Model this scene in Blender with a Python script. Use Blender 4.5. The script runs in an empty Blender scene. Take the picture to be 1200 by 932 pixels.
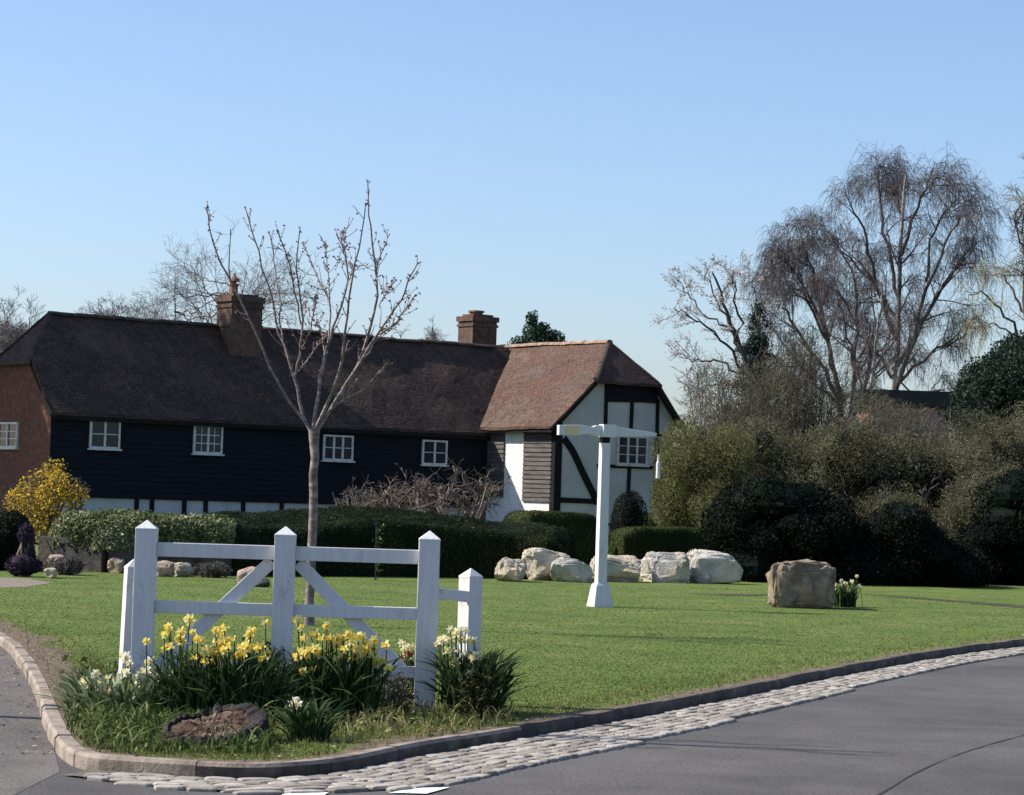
import bpy, math, random
import numpy as np
from mathutils import Vector, Matrix, noise as mnoise

random.seed(7); RNG = np.random.default_rng(7)
SC = bpy.context.scene
COL = SC.collection
R = math.radians

# ------------------------------------------------------------------ camera
FPX, W0, H0 = 3000.0, 1200.0, 932.0          # focal length in photo pixels
EYE = np.array([0.0, 0.0, 1.55])              # lawn is z = 0, road z = -0.10
PITCH = math.atan(114.0 / FPX); ROLL = R(1.8)
F_ = np.array([0, math.cos(PITCH), math.sin(PITCH)])
U0 = np.array([0, -math.sin(PITCH), math.cos(PITCH)]); R0 = np.array([1.0, 0, 0])
CR = R0 * math.cos(ROLL) + U0 * math.sin(ROLL)
CU = U0 * math.cos(ROLL) - R0 * math.sin(ROLL)
ZROAD = -0.08

def ray(px, py):
    return F_ + CR * ((px - W0 / 2) / FPX) - CU * ((py - H0 / 2) / FPX)
def G(px, py, z=0.0):
    d = ray(px, py); t = (z - EYE[2]) / d[2]
    return EYE + d * t
def P(px, py, depth):
    d = ray(px, py); return EYE + d * (depth / d[1])
def gdepth(px, py, z=0.0): return G(px, py, z)[1]

cam_d = bpy.data.cameras.new('camera'); cam = bpy.data.objects.new('camera', cam_d); COL.objects.link(cam)
cam_d.sensor_width = 36; cam_d.lens = FPX / W0 * 36; cam_d.clip_start = 0.5; cam_d.clip_end = 4000
m = Matrix.Identity(4)
for i in range(3):
    m[i][0] = CR[i]; m[i][1] = CU[i]; m[i][2] = -F_[i]; m[i][3] = EYE[i]
cam.matrix_world = m
SC.camera = cam

# ------------------------------------------------------------------ light
B_AZ, ELEV = R(5), R(41)
S = np.array([-math.cos(B_AZ) * math.cos(ELEV), math.sin(B_AZ) * math.cos(ELEV), math.sin(ELEV)])
sun_d = bpy.data.lights.new('sun', 'SUN'); sun_d.energy = 4.2; sun_d.angle = R(0.5); sun_d.color = (1.0, 0.93, 0.82)
sun = bpy.data.objects.new('sun', sun_d); COL.objects.link(sun)
sun.rotation_euler = Vector(S).to_track_quat('Z', 'Y').to_euler(); sun.location = (0, 0, 60)
world = bpy.data.worlds.new('World'); SC.world = world; world.use_nodes = True
wn = world.node_tree.nodes; wl = world.node_tree.links
sky = wn.new('ShaderNodeTexSky'); sky.sky_type = 'NISHITA'; sky.sun_disc = False
sky.sun_elevation = ELEV; sky.sun_rotation = math.atan2(S[0], S[1]); sky.altitude = 60
sky.air_density = 1.0; sky.dust_density = 1.2; sky.ozone_density = 6.0
tint = wn.new('ShaderNodeMix'); tint.data_type = 'RGBA'; tint.blend_type = 'MULTIPLY'; tint.inputs[0].default_value = 1.0
tint.inputs[7].default_value = (1.04, 0.965, 0.96, 1); wl.new(sky.outputs[0], tint.inputs[6])
wl.new(tint.outputs[2], wn['Background'].inputs[0]); wn['Background'].inputs[1].default_value = 0.105
SC.view_settings.view_transform = 'Standard'; SC.view_settings.look = 'None'
SC.view_settings.exposure = 0.88; SC.view_settings.gamma = 1.0; SC.view_settings.use_curve_mapping = False

# ------------------------------------------------------------------ materials
def new_mat(name):
    m = bpy.data.materials.new(name); m.use_nodes = True
    nt = m.node_tree; bs = nt.nodes['Principled BSDF']
    bs.inputs['Specular IOR Level'].default_value = 0.3
    return m, nt, bs
def ramp(nt, stops):
    r = nt.nodes.new('ShaderNodeValToRGB'); e = r.color_ramp.elements
    while len(e) < len(stops): e.new(0.5)
    for k, (p, c) in enumerate(stops):
        e[k].position = p; e[k].color = (*c, 1)
    return r
def noise_node(nt, co, scale, detail=5, rough=0.6, dist=0.0):
    n = nt.nodes.new('ShaderNodeTexNoise'); n.inputs['Scale'].default_value = scale
    n.inputs['Detail'].default_value = detail; n.inputs['Roughness'].default_value = rough
    n.inputs['Distortion'].default_value = dist
    nt.links.new(co, n.inputs['Vector']); return n
def coords(nt, kind='Object', scale=None):
    t = nt.nodes.new('ShaderNodeTexCoord'); o = t.outputs[kind]
    if scale:
        mp = nt.nodes.new('ShaderNodeMapping'); mp.inputs['Scale'].default_value = scale
        nt.links.new(o, mp.inputs['Vector']); o = mp.outputs['Vector']
    return o
def mixc(nt, fac, a, b, mode='MIX'):
    n = nt.nodes.new('ShaderNodeMix'); n.data_type = 'RGBA'; n.blend_type = mode
    for sock, v in ((n.inputs[0], fac), (n.inputs[6], a), (n.inputs[7], b)):
        if hasattr(v, 'links') or isinstance(v, bpy.types.NodeSocket): nt.links.new(v, sock)
        elif isinstance(v, (int, float)): sock.default_value = v
        else: sock.default_value = (*v, 1)
    return n.outputs[2]
def bump(nt, bs, height, strength, dist=0.02):
    b = nt.nodes.new('ShaderNodeBump'); b.inputs['Strength'].default_value = strength
    b.inputs['Distance'].default_value = dist
    nt.links.new(height, b.inputs['Height']); nt.links.new(b.outputs['Normal'], bs.inputs['Normal'])
def pmat(name, stops, scale=6, detail=6, rough=0.75, bstr=0.3, bdist=0.02, bscale=None, cscale=None, dist=0.0, spec=0.3):
    m, nt, bs = new_mat(name); co = coords(nt, 'Object', cscale)
    n = noise_node(nt, co, scale, detail, 0.62, dist)
    r = ramp(nt, stops); nt.links.new(n.outputs['Fac'], r.inputs['Fac'])
    nt.links.new(r.outputs['Color'], bs.inputs['Base Color'])
    bs.inputs['Roughness'].default_value = rough; bs.inputs['Specular IOR Level'].default_value = spec
    if bstr:
        n2 = noise_node(nt, co, bscale or scale * 3, 6, 0.65)
        bump(nt, bs, n2.outputs['Fac'], bstr, bdist)
    return m
def leaf_mat(name, stops, transl=0.25, rough=0.6):
    """per-leaf colour from the 'var' attribute, a little light let through"""
    m, nt, bs = new_mat(name)
    a = nt.nodes.new('ShaderNodeAttribute'); a.attribute_name = 'var'
    r = ramp(nt, stops); nt.links.new(a.outputs['Fac'], r.inputs['Fac'])
    nt.links.new(r.outputs['Color'], bs.inputs['Base Color']); bs.inputs['Roughness'].default_value = rough; bs.inputs['Specular IOR Level'].default_value = 0.03
    if transl:
        tr = nt.nodes.new('ShaderNodeBsdfTranslucent'); nt.links.new(r.outputs['Color'], tr.inputs['Color'])
        mx = nt.nodes.new('ShaderNodeMixShader'); mx.inputs[0].default_value = transl
        nt.links.new(bs.outputs[0], mx.inputs[1]); nt.links.new(tr.outputs[0], mx.inputs[2])
        nt.links.new(mx.outputs[0], nt.nodes['Material Output'].inputs['Surface'])
    return m

def brick_mat(name, c1, c2, mortar, bw, rh, ms, stain, bstr=0.5, patch=0.7, rough=0.85, lichen=None):
    m, nt, bs = new_mat(name); co = coords(nt, 'UV')
    b = nt.nodes.new('ShaderNodeTexBrick'); nt.links.new(co, b.inputs['Vector'])
    b.inputs['Scale'].default_value = 1; b.inputs['Brick Width'].default_value = bw
    b.inputs['Row Height'].default_value = rh; b.inputs['Mortar Size'].default_value = ms
    b.inputs['Color1'].default_value = (*c1, 1); b.inputs['Color2'].default_value = (*c2, 1); b.inputs['Mortar'].default_value = (*mortar, 1)
    n = noise_node(nt, co, 0.9, 7, 0.65, 0.4)
    r = ramp(nt, [(0.35, (0, 0, 0)), (0.68, (1, 1, 1))]); nt.links.new(n.outputs['Fac'], r.inputs['Fac'])
    k = nt.nodes.new('ShaderNodeMath'); k.operation = 'MULTIPLY'; k.inputs[1].default_value = patch
    nt.links.new(r.outputs['Color'], k.inputs[0])
    c = mixc(nt, k.outputs[0], b.outputs['Color'], stain)
    n3 = noise_node(nt, co, 4.5, 5, 0.75)
    r3 = ramp(nt, [(0.3, (0.42, 0.42, 0.42)), (0.72, (1.5, 1.45, 1.38))]); nt.links.new(n3.outputs['Fac'], r3.inputs['Fac'])
    c = mixc(nt, 1.0, c, r3.outputs['Color'], 'MULTIPLY')
    if lichen:
        n4 = noise_node(nt, co, 0.55, 6, 0.7, 0.8)
        r4 = ramp(nt, [(0.5, (0, 0, 0)), (0.72, (0.6, 0.6, 0.6))]); nt.links.new(n4.outputs['Fac'], r4.inputs['Fac'])
        c = mixc(nt, r4.outputs['Color'], c, lichen)
    nt.links.new(c, bs.inputs['Base Color']); bs.inputs['Roughness'].default_value = rough
    ad = nt.nodes.new('ShaderNodeMath'); ad.operation = 'ADD'
    nt.links.new(b.outputs['Fac'], ad.inputs[0]); n2 = noise_node(nt, co, 9, 4)
    mu = nt.nodes.new('ShaderNodeMath'); mu.operation = 'MULTIPLY'; mu.inputs[1].default_value = -1.6
    nt.links.new(n2.outputs['Fac'], mu.inputs[0]); nt.links.new(mu.outputs[0], ad.inputs[1])
    inv = nt.nodes.new('ShaderNodeMath'); inv.operation = 'MULTIPLY'; inv.inputs[1].default_value = -1
    nt.links.new(ad.outputs[0], inv.inputs[0])
    bump(nt, bs, inv.outputs[0], bstr, 0.03)
    return m

M = {}
M['white'] = pmat('white_gloss_paint', [(0.3, (0.50, 0.50, 0.49)), (0.55, (0.60, 0.60, 0.59)), (0.8, (0.66, 0.66, 0.65))], 5, 7, 0.45, 0.12, 0.004, 40, cscale=(6, 6, 1.2))
def painted(name, base, grime, lo):
    m, nt, bs = new_mat(name); n = noise_node(nt, coords(nt, 'Object', (5, 5, 0.8)), 6, 7, 0.7); r = ramp(nt, [(0.3, tuple(c * 0.86 for c in base)), (0.6, base)]); nt.links.new(n.outputs['Fac'], r.inputs['Fac'])
    n2 = noise_node(nt, coords(nt, 'Object', (1, 1, 0.5)), 3.2, 8, 0.75, 0.3); r2 = ramp(nt, [(lo, (0.75, 0.75, 0.75)), (lo + 0.12, (0, 0, 0))]); nt.links.new(n2.outputs['Fac'], r2.inputs['Fac'])
    nt.links.new(mixc(nt, r2.outputs['Color'], r.outputs['Color'], grime), bs.inputs['Base Color']); bs.inputs['Roughness'].default_value = 0.6
    bump(nt, bs, n.outputs['Fac'], 0.35, 0.006); return m
M['white'] = painted('white_painted_timber', (0.62, 0.62, 0.61), (0.33, 0.34, 0.30), 0.30)
M['oldwhite'] = pmat('weathered_white_paint', [(0.28, (0.34, 0.33, 0.31)), (0.5, (0.58, 0.57, 0.55)), (0.8, (0.66, 0.66, 0.64))], 7, 7, 0.6, 0.3, 0.006, 30)
M['render'] = pmat('rough_white_render', [(0.3, (0.66, 0.65, 0.62)), (0.6, (0.8, 0.79, 0.77))], 3, 6, 0.9, 0.9, 0.06, 6)
M['plaster'] = pmat('white_plaster', [(0.3, (0.40, 0.41, 0.41)), (0.65, (0.52, 0.53, 0.52))], 1.2, 6, 0.85, 0.25, 0.02, 5)
M['timber'] = pmat('black_timber', [(0.3, (0.005, 0.005, 0.006)), (0.7, (0.014, 0.013, 0.014))], 3, 6, 0.75, 0.3, 0.02, 12, spec=0.15)
M['blackboard'] = pmat('black_weatherboard', [(0.3, (0.005, 0.006, 0.010)), (0.7, (0.012, 0.014, 0.021))], 2.5, 6, 0.7, 0.2, 0.01, 9, cscale=(0.4, 0.4, 4), spec=0.12)
M['greyboard'] = pmat('weathered_board', [(0.3, (0.035, 0.03, 0.03)), (0.7, (0.13, 0.11, 0.105))], 3, 6, 0.8, 0.3, 0.01, 14, cscale=(1, 0.6, 5))
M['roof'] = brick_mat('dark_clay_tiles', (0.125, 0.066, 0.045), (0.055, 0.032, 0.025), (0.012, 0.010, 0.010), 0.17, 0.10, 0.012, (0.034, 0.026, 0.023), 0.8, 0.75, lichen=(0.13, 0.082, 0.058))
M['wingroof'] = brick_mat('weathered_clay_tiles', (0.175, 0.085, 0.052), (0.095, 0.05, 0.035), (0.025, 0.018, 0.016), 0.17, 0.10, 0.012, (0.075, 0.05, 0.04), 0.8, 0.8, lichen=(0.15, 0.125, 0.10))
M['ridge'] = pmat('mortared_ridge_tile', [(0.3, (0.16, 0.09, 0.06)), (0.65, (0.36, 0.26, 0.19))], 4, 6, 0.9, 0.5, 0.03, 8)
M['darkridge'] = pmat('dark_ridge_tile', [(0.3, (0.035, 0.025, 0.022)), (0.7, (0.09, 0.06, 0.05))], 4, 6, 0.9, 0.5, 0.03, 8)
M['brick'] = brick_mat('red_brick', (0.20, 0.058, 0.036), (0.14, 0.044, 0.03), (0.11, 0.075, 0.058), 0.225, 0.075, 0.012, (0.10, 0.05, 0.04), 0.4, 0.7)
M['chimbrick'] = brick_mat('chimney_brick', (0.165, 0.078, 0.052), (0.10, 0.05, 0.037), (0.13, 0.10, 0.08), 0.225, 0.075, 0.012, (0.06, 0.042, 0.036), 0.6, 0.8)
M['pinkbrick'] = brick_mat('pink_brick', (0.42, 0.20, 0.16), (0.34, 0.16, 0.13), (0.3, 0.25, 0.22), 0.225, 0.075, 0.012, (0.25, 0.13, 0.11), 0.4, 0.5)
M['terracotta'] = pmat('terracotta', [(0.3, (0.14, 0.07, 0.05)), (0.7, (0.28, 0.14, 0.09))], 5, 5, 0.8)
M['lead'] = pmat('grey_metal', [(0.3, (0.12, 0.12, 0.13)), (0.7, (0.25, 0.25, 0.26))], 5, 4, 0.6)
M['flatroof'] = pmat('dark_felt_roof', [(0.3, (0.015, 0.015, 0.016)), (0.7, (0.035, 0.033, 0.033))], 3, 5, 0.85)
m, nt, bs = new_mat('window_glass'); bs.inputs['Base Color'].default_value = (0.02, 0.026, 0.035, 1)
bs.inputs['Roughness'].default_value = 0.08; bs.inputs['Specular IOR Level'].default_value = 0.25; M['glass'] = m
m, nt, bs = new_mat('reflector'); bs.inputs['Base Color'].default_value = (0.93, 0.93, 0.93, 1); bs.inputs['Roughness'].default_value = 0.25; M['reflector'] = m
# bark and plants
M['cherrybark'] = pmat('cherry_bark', [(0.3, (0.07, 0.052, 0.047)), (0.5, (0.165, 0.125, 0.115)), (0.72, (0.36, 0.31, 0.29))], 9, 6, 0.55, 0.5, 0.01, 30, cscale=(1, 1, 2.2))
M['bark'] = pmat('dark_bark', [(0.3, (0.03, 0.025, 0.022)), (0.7, (0.09, 0.075, 0.065))], 6, 6, 0.85, 0.6, 0.03)
M['birchbark'] = pmat('birch_bark', [(0.36, (0.05, 0.045, 0.042)), (0.47, (0.33, 0.30, 0.28)), (0.7, (0.55, 0.52, 0.5))], 2.0, 6, 0.75, 0.4, 0.03, 8, cscale=(1, 1, 0.6))
M['birchlimb'] = pmat('birch_limb_bark', [(0.35, (0.035, 0.028, 0.028)), (0.7, (0.12, 0.10, 0.098))], 2.0, 6, 0.75, 0.3, 0.03)
M['birchtwig'] = leaf_mat('birch_twig', [(0, (0.066, 0.054, 0.056)), (1, (0.155, 0.13, 0.128))], 0)
M['greytwig'] = leaf_mat('grey_twig', [(0, (0.085, 0.073, 0.066)), (1, (0.21, 0.185, 0.165))], 0)
M['fartwig'] = leaf_mat('far_grey_twig', [(0, (0.13, 0.12, 0.12)), (1, (0.22, 0.2, 0.2))], 0)
M['browntwig'] = leaf_mat('brown_twig', [(0, (0.07, 0.055, 0.047)), (1, (0.20, 0.16, 0.135))], 0)
M['cherrytwig'] = leaf_mat('cherry_twig', [(0, (0.13, 0.085, 0.08)), (1, (0.3, 0.22, 0.21))], 0)
M['bud'] = leaf_mat('swelling_bud', [(0, (0.09, 0.06, 0.055)), (1, (0.25, 0.19, 0.175))], 0)
M['willow'] = leaf_mat('willow_shoot', [(0, (0.24, 0.19, 0.07)), (1, (0.42, 0.36, 0.17))], 0.2)
M['yew'] = leaf_mat('yew_leaf', [(0, (0.007, 0.012, 0.006)), (0.6, (0.022, 0.031, 0.012)), (1, (0.07, 0.078, 0.028))], 0.15)
M['boxhedge'] = leaf_mat('box_hedge_leaf', [(0, (0.015, 0.024, 0.009)), (0.6, (0.05, 0.065, 0.022)), (1, (0.12, 0.13, 0.045))], 0.2)
M['darkyew'] = leaf_mat('dark_hedge_leaf', [(0, (0.003, 0.006, 0.005)), (0.7, (0.009, 0.014, 0.009)), (1, (0.022, 0.028, 0.015))], 0.1)  # darkened so the big hedge's shade sits in the leaf colour
M['olive'] = leaf_mat('olive_leaf', [(0, (0.05, 0.055, 0.022)), (0.6, (0.135, 0.14, 0.055)), (1, (0.25, 0.24, 0.10))], 0.35)
M['brownolive'] = leaf_mat('brown_olive_leaf', [(0, (0.045, 0.046, 0.028)), (0.6, (0.125, 0.122, 0.072)), (1, (0.24, 0.225, 0.135))], 0.35)
M['conifer'] = leaf_mat('conifer_needle', [(0, (0.014, 0.024, 0.018)), (0.7, (0.036, 0.052, 0.036)), (1, (0.08, 0.095, 0.062))], 0.1)
M['pine'] = leaf_mat('pine_needle', [(0, (0.015, 0.032, 0.02)), (0.7, (0.04, 0.07, 0.04)), (1, (0.09, 0.12, 0.07))], 0.1)
M['variegated'] = leaf_mat('variegated_leaf', [(0, (0.04, 0.055, 0.02)), (0.4, (0.13, 0.155, 0.065)), (0.7, (0.23, 0.25, 0.13)), (1, (0.46, 0.44, 0.29))], 0.2)
M['ivy'] = leaf_mat('ivy_leaf', [(0, (0.02, 0.03, 0.014)), (0.75, (0.06, 0.075, 0.04)), (1, (0.28, 0.28, 0.2))], 0.15, 0.4)
M['forsythia'] = leaf_mat('forsythia_flower', [(0, (0.12, 0.085, 0.03)), (0.4, (0.42, 0.27, 0.03)), (1, (0.85, 0.62, 0.09))], 0.3)
M['blossom'] = leaf_mat('pale_blossom', [(0, (0.30, 0.26, 0.24)), (1, (0.72, 0.66, 0.64))], 0.3)
M['purple'] = leaf_mat('purple_flower', [(0, (0.03, 0.022, 0.036)), (1, (0.105, 0.066, 0.12))], 0.2)
M['lavender'] = leaf_mat('lavender_leaf', [(0, (0.06, 0.055, 0.05)), (1, (0.16, 0.15, 0.13))], 0.15)
M['daffleaf'] = leaf_mat('daffodil_leaf', [(0, (0.018, 0.036, 0.014)), (0.7, (0.055, 0.092, 0.034)), (1, (0.15, 0.19, 0.085))], 0.25, 0.45)
M['palebuds'] = leaf_mat('narcissus_bud_leaf', [(0, (0.06, 0.10, 0.04)), (0.6, (0.15, 0.20, 0.09)), (1, (0.45, 0.48, 0.3))], 0.25, 0.5)
M['weed'] = leaf_mat('weed_leaf', [(0, (0.03, 0.05, 0.015)), (0.6, (0.085, 0.12, 0.036)), (1, (0.22, 0.23, 0.10))], 0.25)
M['grass'] = leaf_mat('grass_blade', [(0, (0.074, 0.108, 0.026)), (0.55, (0.105, 0.148, 0.037)), (0.9, (0.155, 0.185, 0.055)), (1, (0.25, 0.23, 0.10))], 0.45, 0.55)
M['drygrass'] = leaf_mat('dry_grass_blade', [(0, (0.08, 0.10, 0.03)), (0.5, (0.17, 0.17, 0.06)), (1, (0.34, 0.29, 0.16))], 0.25, 0.7)
def flower_mat(name, c, c2):
    m, nt, bs = new_mat(name)
    n = noise_node(nt, coords(nt, 'Object'), 30, 3); r = ramp(nt, [(0.35, c), (0.7, c2)])
    nt.links.new(n.outputs['Fac'], r.inputs['Fac']); nt.links.new(r.outputs['Color'], bs.inputs['Base Color'])
    bs.inputs['Roughness'].default_value = 0.6
    tr = nt.nodes.new('ShaderNodeBsdfTranslucent'); nt.links.new(r.outputs['Color'], tr.inputs['Color'])
    mx = nt.nodes.new('ShaderNodeMixShader'); mx.inputs[0].default_value = 0.35
    nt.links.new(bs.outputs[0], mx.inputs[1]); nt.links.new(tr.outputs[0], mx.inputs[2])
    nt.links.new(mx.outputs[0], nt.nodes['Material Output'].inputs['Surface'])
    return m
M['dyellow'] = flower_mat('yellow_petal', (0.85, 0.76, 0.26), (0.89, 0.83, 0.42))
M['dtrump'] = flower_mat('golden_trumpet', (0.84, 0.66, 0.10), (0.88, 0.74, 0.18))
M['dcream'] = flower_mat('cream_petal', (0.80, 0.76, 0.50), (0.86, 0.84, 0.68))
M['dctrump'] = flower_mat('lemon_trumpet', (0.82, 0.74, 0.36), (0.86, 0.80, 0.50))
M['dwhite'] = flower_mat('white_petal', (0.78, 0.78, 0.70), (0.86, 0.86, 0.80)); M['redpetal'] = flower_mat('red_petal', (0.55, 0.03, 0.02), (0.7, 0.06, 0.04))

# limestone
def stone_mat(name, pale, mid, dark, scale):
    m, nt, bs = new_mat(name); co = coords(nt, 'Object')
    n = noise_node(nt, co, scale, 8, 0.65, 0.5)
    r = ramp(nt, [(0.3, dark), (0.45, mid), (0.62, pale)]); nt.links.new(n.outputs['Fac'], r.inputs['Fac'])
    n2 = noise_node(nt, co, scale * 0.5, 4, 0.5); r2 = ramp(nt, [(0.42, (1, 1, 1)), (0.7, (1.0, 0.84, 0.62))])
    nt.links.new(n2.outputs['Fac'], r2.inputs['Fac'])
    c = mixc(nt, 1.0, r.outputs['Color'], r2.outputs['Color'], 'MULTIPLY')
    nt.links.new(c, bs.inputs['Base Color']); bs.inputs['Roughness'].default_value = 0.9
    n3 = noise_node(nt, co, scale * 5, 8, 0.7); bump(nt, bs, n3.outputs['Fac'], 1.0, 0.06)
    return m
M['lime'] = stone_mat('pale_limestone', (0.62, 0.565, 0.47), (0.49, 0.44, 0.35), (0.24, 0.20, 0.155), 3.4)
M['limegrey'] = stone_mat('grey_limestone', (0.62, 0.60, 0.545), (0.49, 0.47, 0.42), (0.22, 0.205, 0.185), 3.4)
M['brownstone'] = stone_mat('brown_pitted_rock', (0.40, 0.33, 0.255), (0.26, 0.20, 0.15), (0.10, 0.075, 0.055), 5.0)
M['pinkstone'] = stone_mat('pinkish_stone', (0.58, 0.46, 0.39), (0.45, 0.34, 0.28), (0.25, 0.18, 0.15), 6.0)
M['wallstone'] = stone_mat('dark_wall_stone', (0.10, 0.095, 0.09), (0.06, 0.055, 0.05), (0.025, 0.022, 0.02), 2.5)
M['rottenwood'] = pmat('rotten_wood', [(0.3, (0.03, 0.017, 0.012)), (0.48, (0.085, 0.052, 0.034)), (0.6, (0.155, 0.108, 0.072)), (0.75, (0.34, 0.25, 0.165))], 9, 8, 0.95, 0.9, 0.03, 22, cscale=(0.7, 2.0, 1))
M['stumpbark'] = pmat('black_wet_bark', [(0.3, (0.012, 0.010, 0.010)), (0.7, (0.05, 0.042, 0.038))], 9, 7, 0.85, 0.9, 0.03, 18)
M['soil'] = pmat('dry_soil', [(0.3, (0.06, 0.045, 0.03)), (0.55, (0.16, 0.12, 0.08)), (0.75, (0.26, 0.2, 0.14))], 11, 8, 0.95, 0.9, 0.03, 30)
M['kerb'] = pmat('stone_kerb', [(0.32, (0.10, 0.08, 0.06)), (0.5, (0.25, 0.205, 0.165)), (0.75, (0.36, 0.31, 0.255))], 4, 9, 0.9, 0.7, 0.02, 30)
M['kerbdark'] = pmat('grimy_shaded_kerb', [(0.3, (0.03, 0.026, 0.024)), (0.55, (0.085, 0.072, 0.062)), (0.75, (0.17, 0.145, 0.12))], 5, 8, 0.9, 0.7, 0.02, 30)  # dark tone is grime plus the front face's shade, put into the colour
M['sett'] = leaf_mat('granite_sett', [(0, (0.20, 0.186, 0.168)), (0.6, (0.325, 0.305, 0.28)), (1, (0.43, 0.405, 0.375))], 0, 0.9)
_nt = M['sett'].node_tree; _n = noise_node(_nt, coords(_nt, 'Object'), 9, 7, 0.75); _r = ramp(_nt, [(0.3, (0.6, 0.57, 0.52)), (0.6, (1.12, 1.1, 1.06))]); _nt.links.new(_n.outputs['Fac'], _r.inputs['Fac'])
_bs = _nt.nodes['Principled BSDF']; _src = _bs.inputs['Base Color'].links[0].from_socket; _nt.links.new(mixc(_nt, 1.0, _src, _r.outputs['Color'], 'MULTIPLY'), _bs.inputs['Base Color'])
_n2 = noise_node(_nt, coords(_nt, 'Object'), 60, 4, 0.7); bump(_nt, _bs, _n2.outputs['Fac'], 0.6, 0.008)
M['mortar'] = pmat('dark_joint_grit', [(0.3, (0.07, 0.063, 0.055)), (0.7, (0.17, 0.152, 0.13))], 14, 6, 0.95, 0.6, 0.01, 60)
M['paint'] = pmat('worn_road_paint', [(0.36, (0.35, 0.34, 0.32)), (0.46, (0.75, 0.75, 0.72)), (0.7, (0.82, 0.82, 0.8))], 12, 8, 0.8, 0.3, 0.003, 60)
M['gravel'] = pmat('pale_gravel', [(0.3, (0.14, 0.115, 0.09)), (0.7, (0.24, 0.20, 0.16))], 10, 6, 0.95, 0.5, 0.02, 40)
# asphalt
def asphalt(name, a, b, spk):
    m, nt, bs = new_mat(name); co = coords(nt, 'Object')
    n = noise_node(nt, co, 0.5, 5, 0.6, 0.3); r = ramp(nt, [(0.35, a), (0.68, b)]); nt.links.new(n.outputs['Fac'], r.inputs['Fac'])
    n5 = noise_node(nt, coords(nt, 'Object'), 1.7, 7, 0.7, 0.5); r5 = ramp(nt, [(0.3, (0.8, 0.8, 0.8)), (0.5, (1, 1, 1)), (0.72, (1.16, 1.14, 1.12))]); nt.links.new(n5.outputs['Fac'], r5.inputs['Fac'])
    n2 = noise_node(nt, co, 38, 6, 0.9); r2 = ramp(nt, [(0.36, (0.45, 0.45, 0.45)), (0.6, (spk, spk, spk))]); nt.links.new(n2.outputs['Fac'], r2.inputs['Fac'])
    c = mixc(nt, 1.0, r.outputs['Color'], r2.outputs['Color'], 'MULTIPLY'); c = mixc(nt, 1.0, c, r5.outputs['Color'], 'MULTIPLY')
    nt.links.new(c, bs.inputs['Base Color']); bs.inputs['Roughness'].default_value = 0.92; bs.inputs['Specular IOR Level'].default_value = 0.2
    bump(nt, bs, n2.outputs['Fac'], 0.6, 0.01)
    return m
M['asphalt'] = asphalt('worn_asphalt', (0.066, 0.063, 0.062), (0.100, 0.095, 0.093), 1.6)
M['lane'] = asphalt('old_gritty_asphalt', (0.070, 0.064, 0.062), (0.125, 0.112, 0.102), 1.8)
M['seam'] = asphalt('tar_seam', (0.05, 0.048, 0.048), (0.08, 0.076, 0.076), 1.4)
# lawn
m, nt, bs = new_mat('mown_lawn'); co = coords(nt, 'Object')
n1 = noise_node(nt, co, 0.8, 8, 0.68, 0.4); r1 = ramp(nt, [(0.28, (0.066, 0.100, 0.027)), (0.45, (0.096, 0.138, 0.036)), (0.6, (0.125, 0.160, 0.046)), (0.72, (0.19, 0.19, 0.08))])
nt.links.new(n1.outputs['Fac'], r1.inputs['Fac'])
n2 = noise_node(nt, coords(nt, 'Object', (1, 1, 1)), 14, 5, 0.75); r2 = ramp(nt, [(0.3, (0.7, 0.72, 0.7)), (0.7, (1.25, 1.22, 1.15))])
nt.links.new(n2.outputs['Fac'], r2.inputs['Fac'])
nt.links.new(mixc(nt, 1.0, r1.outputs['Color'], r2.outputs['Color'], 'MULTIPLY'), bs.inputs['Base Color'])
bs.inputs['Roughness'].default_value = 0.9; bs.inputs['Specular IOR Level'].default_value = 0.1
bump(nt, bs, n2.outputs['Fac'], 0.6, 0.03); M['lawn'] = m
M['earth'] = pmat('rough_ground', [(0.3, (0.05, 0.06, 0.025)), (0.6, (0.09, 0.10, 0.04)), (0.8, (0.13, 0.11, 0.07))], 0.4, 7, 0.95, 0.5, 0.05, 6)

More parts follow.
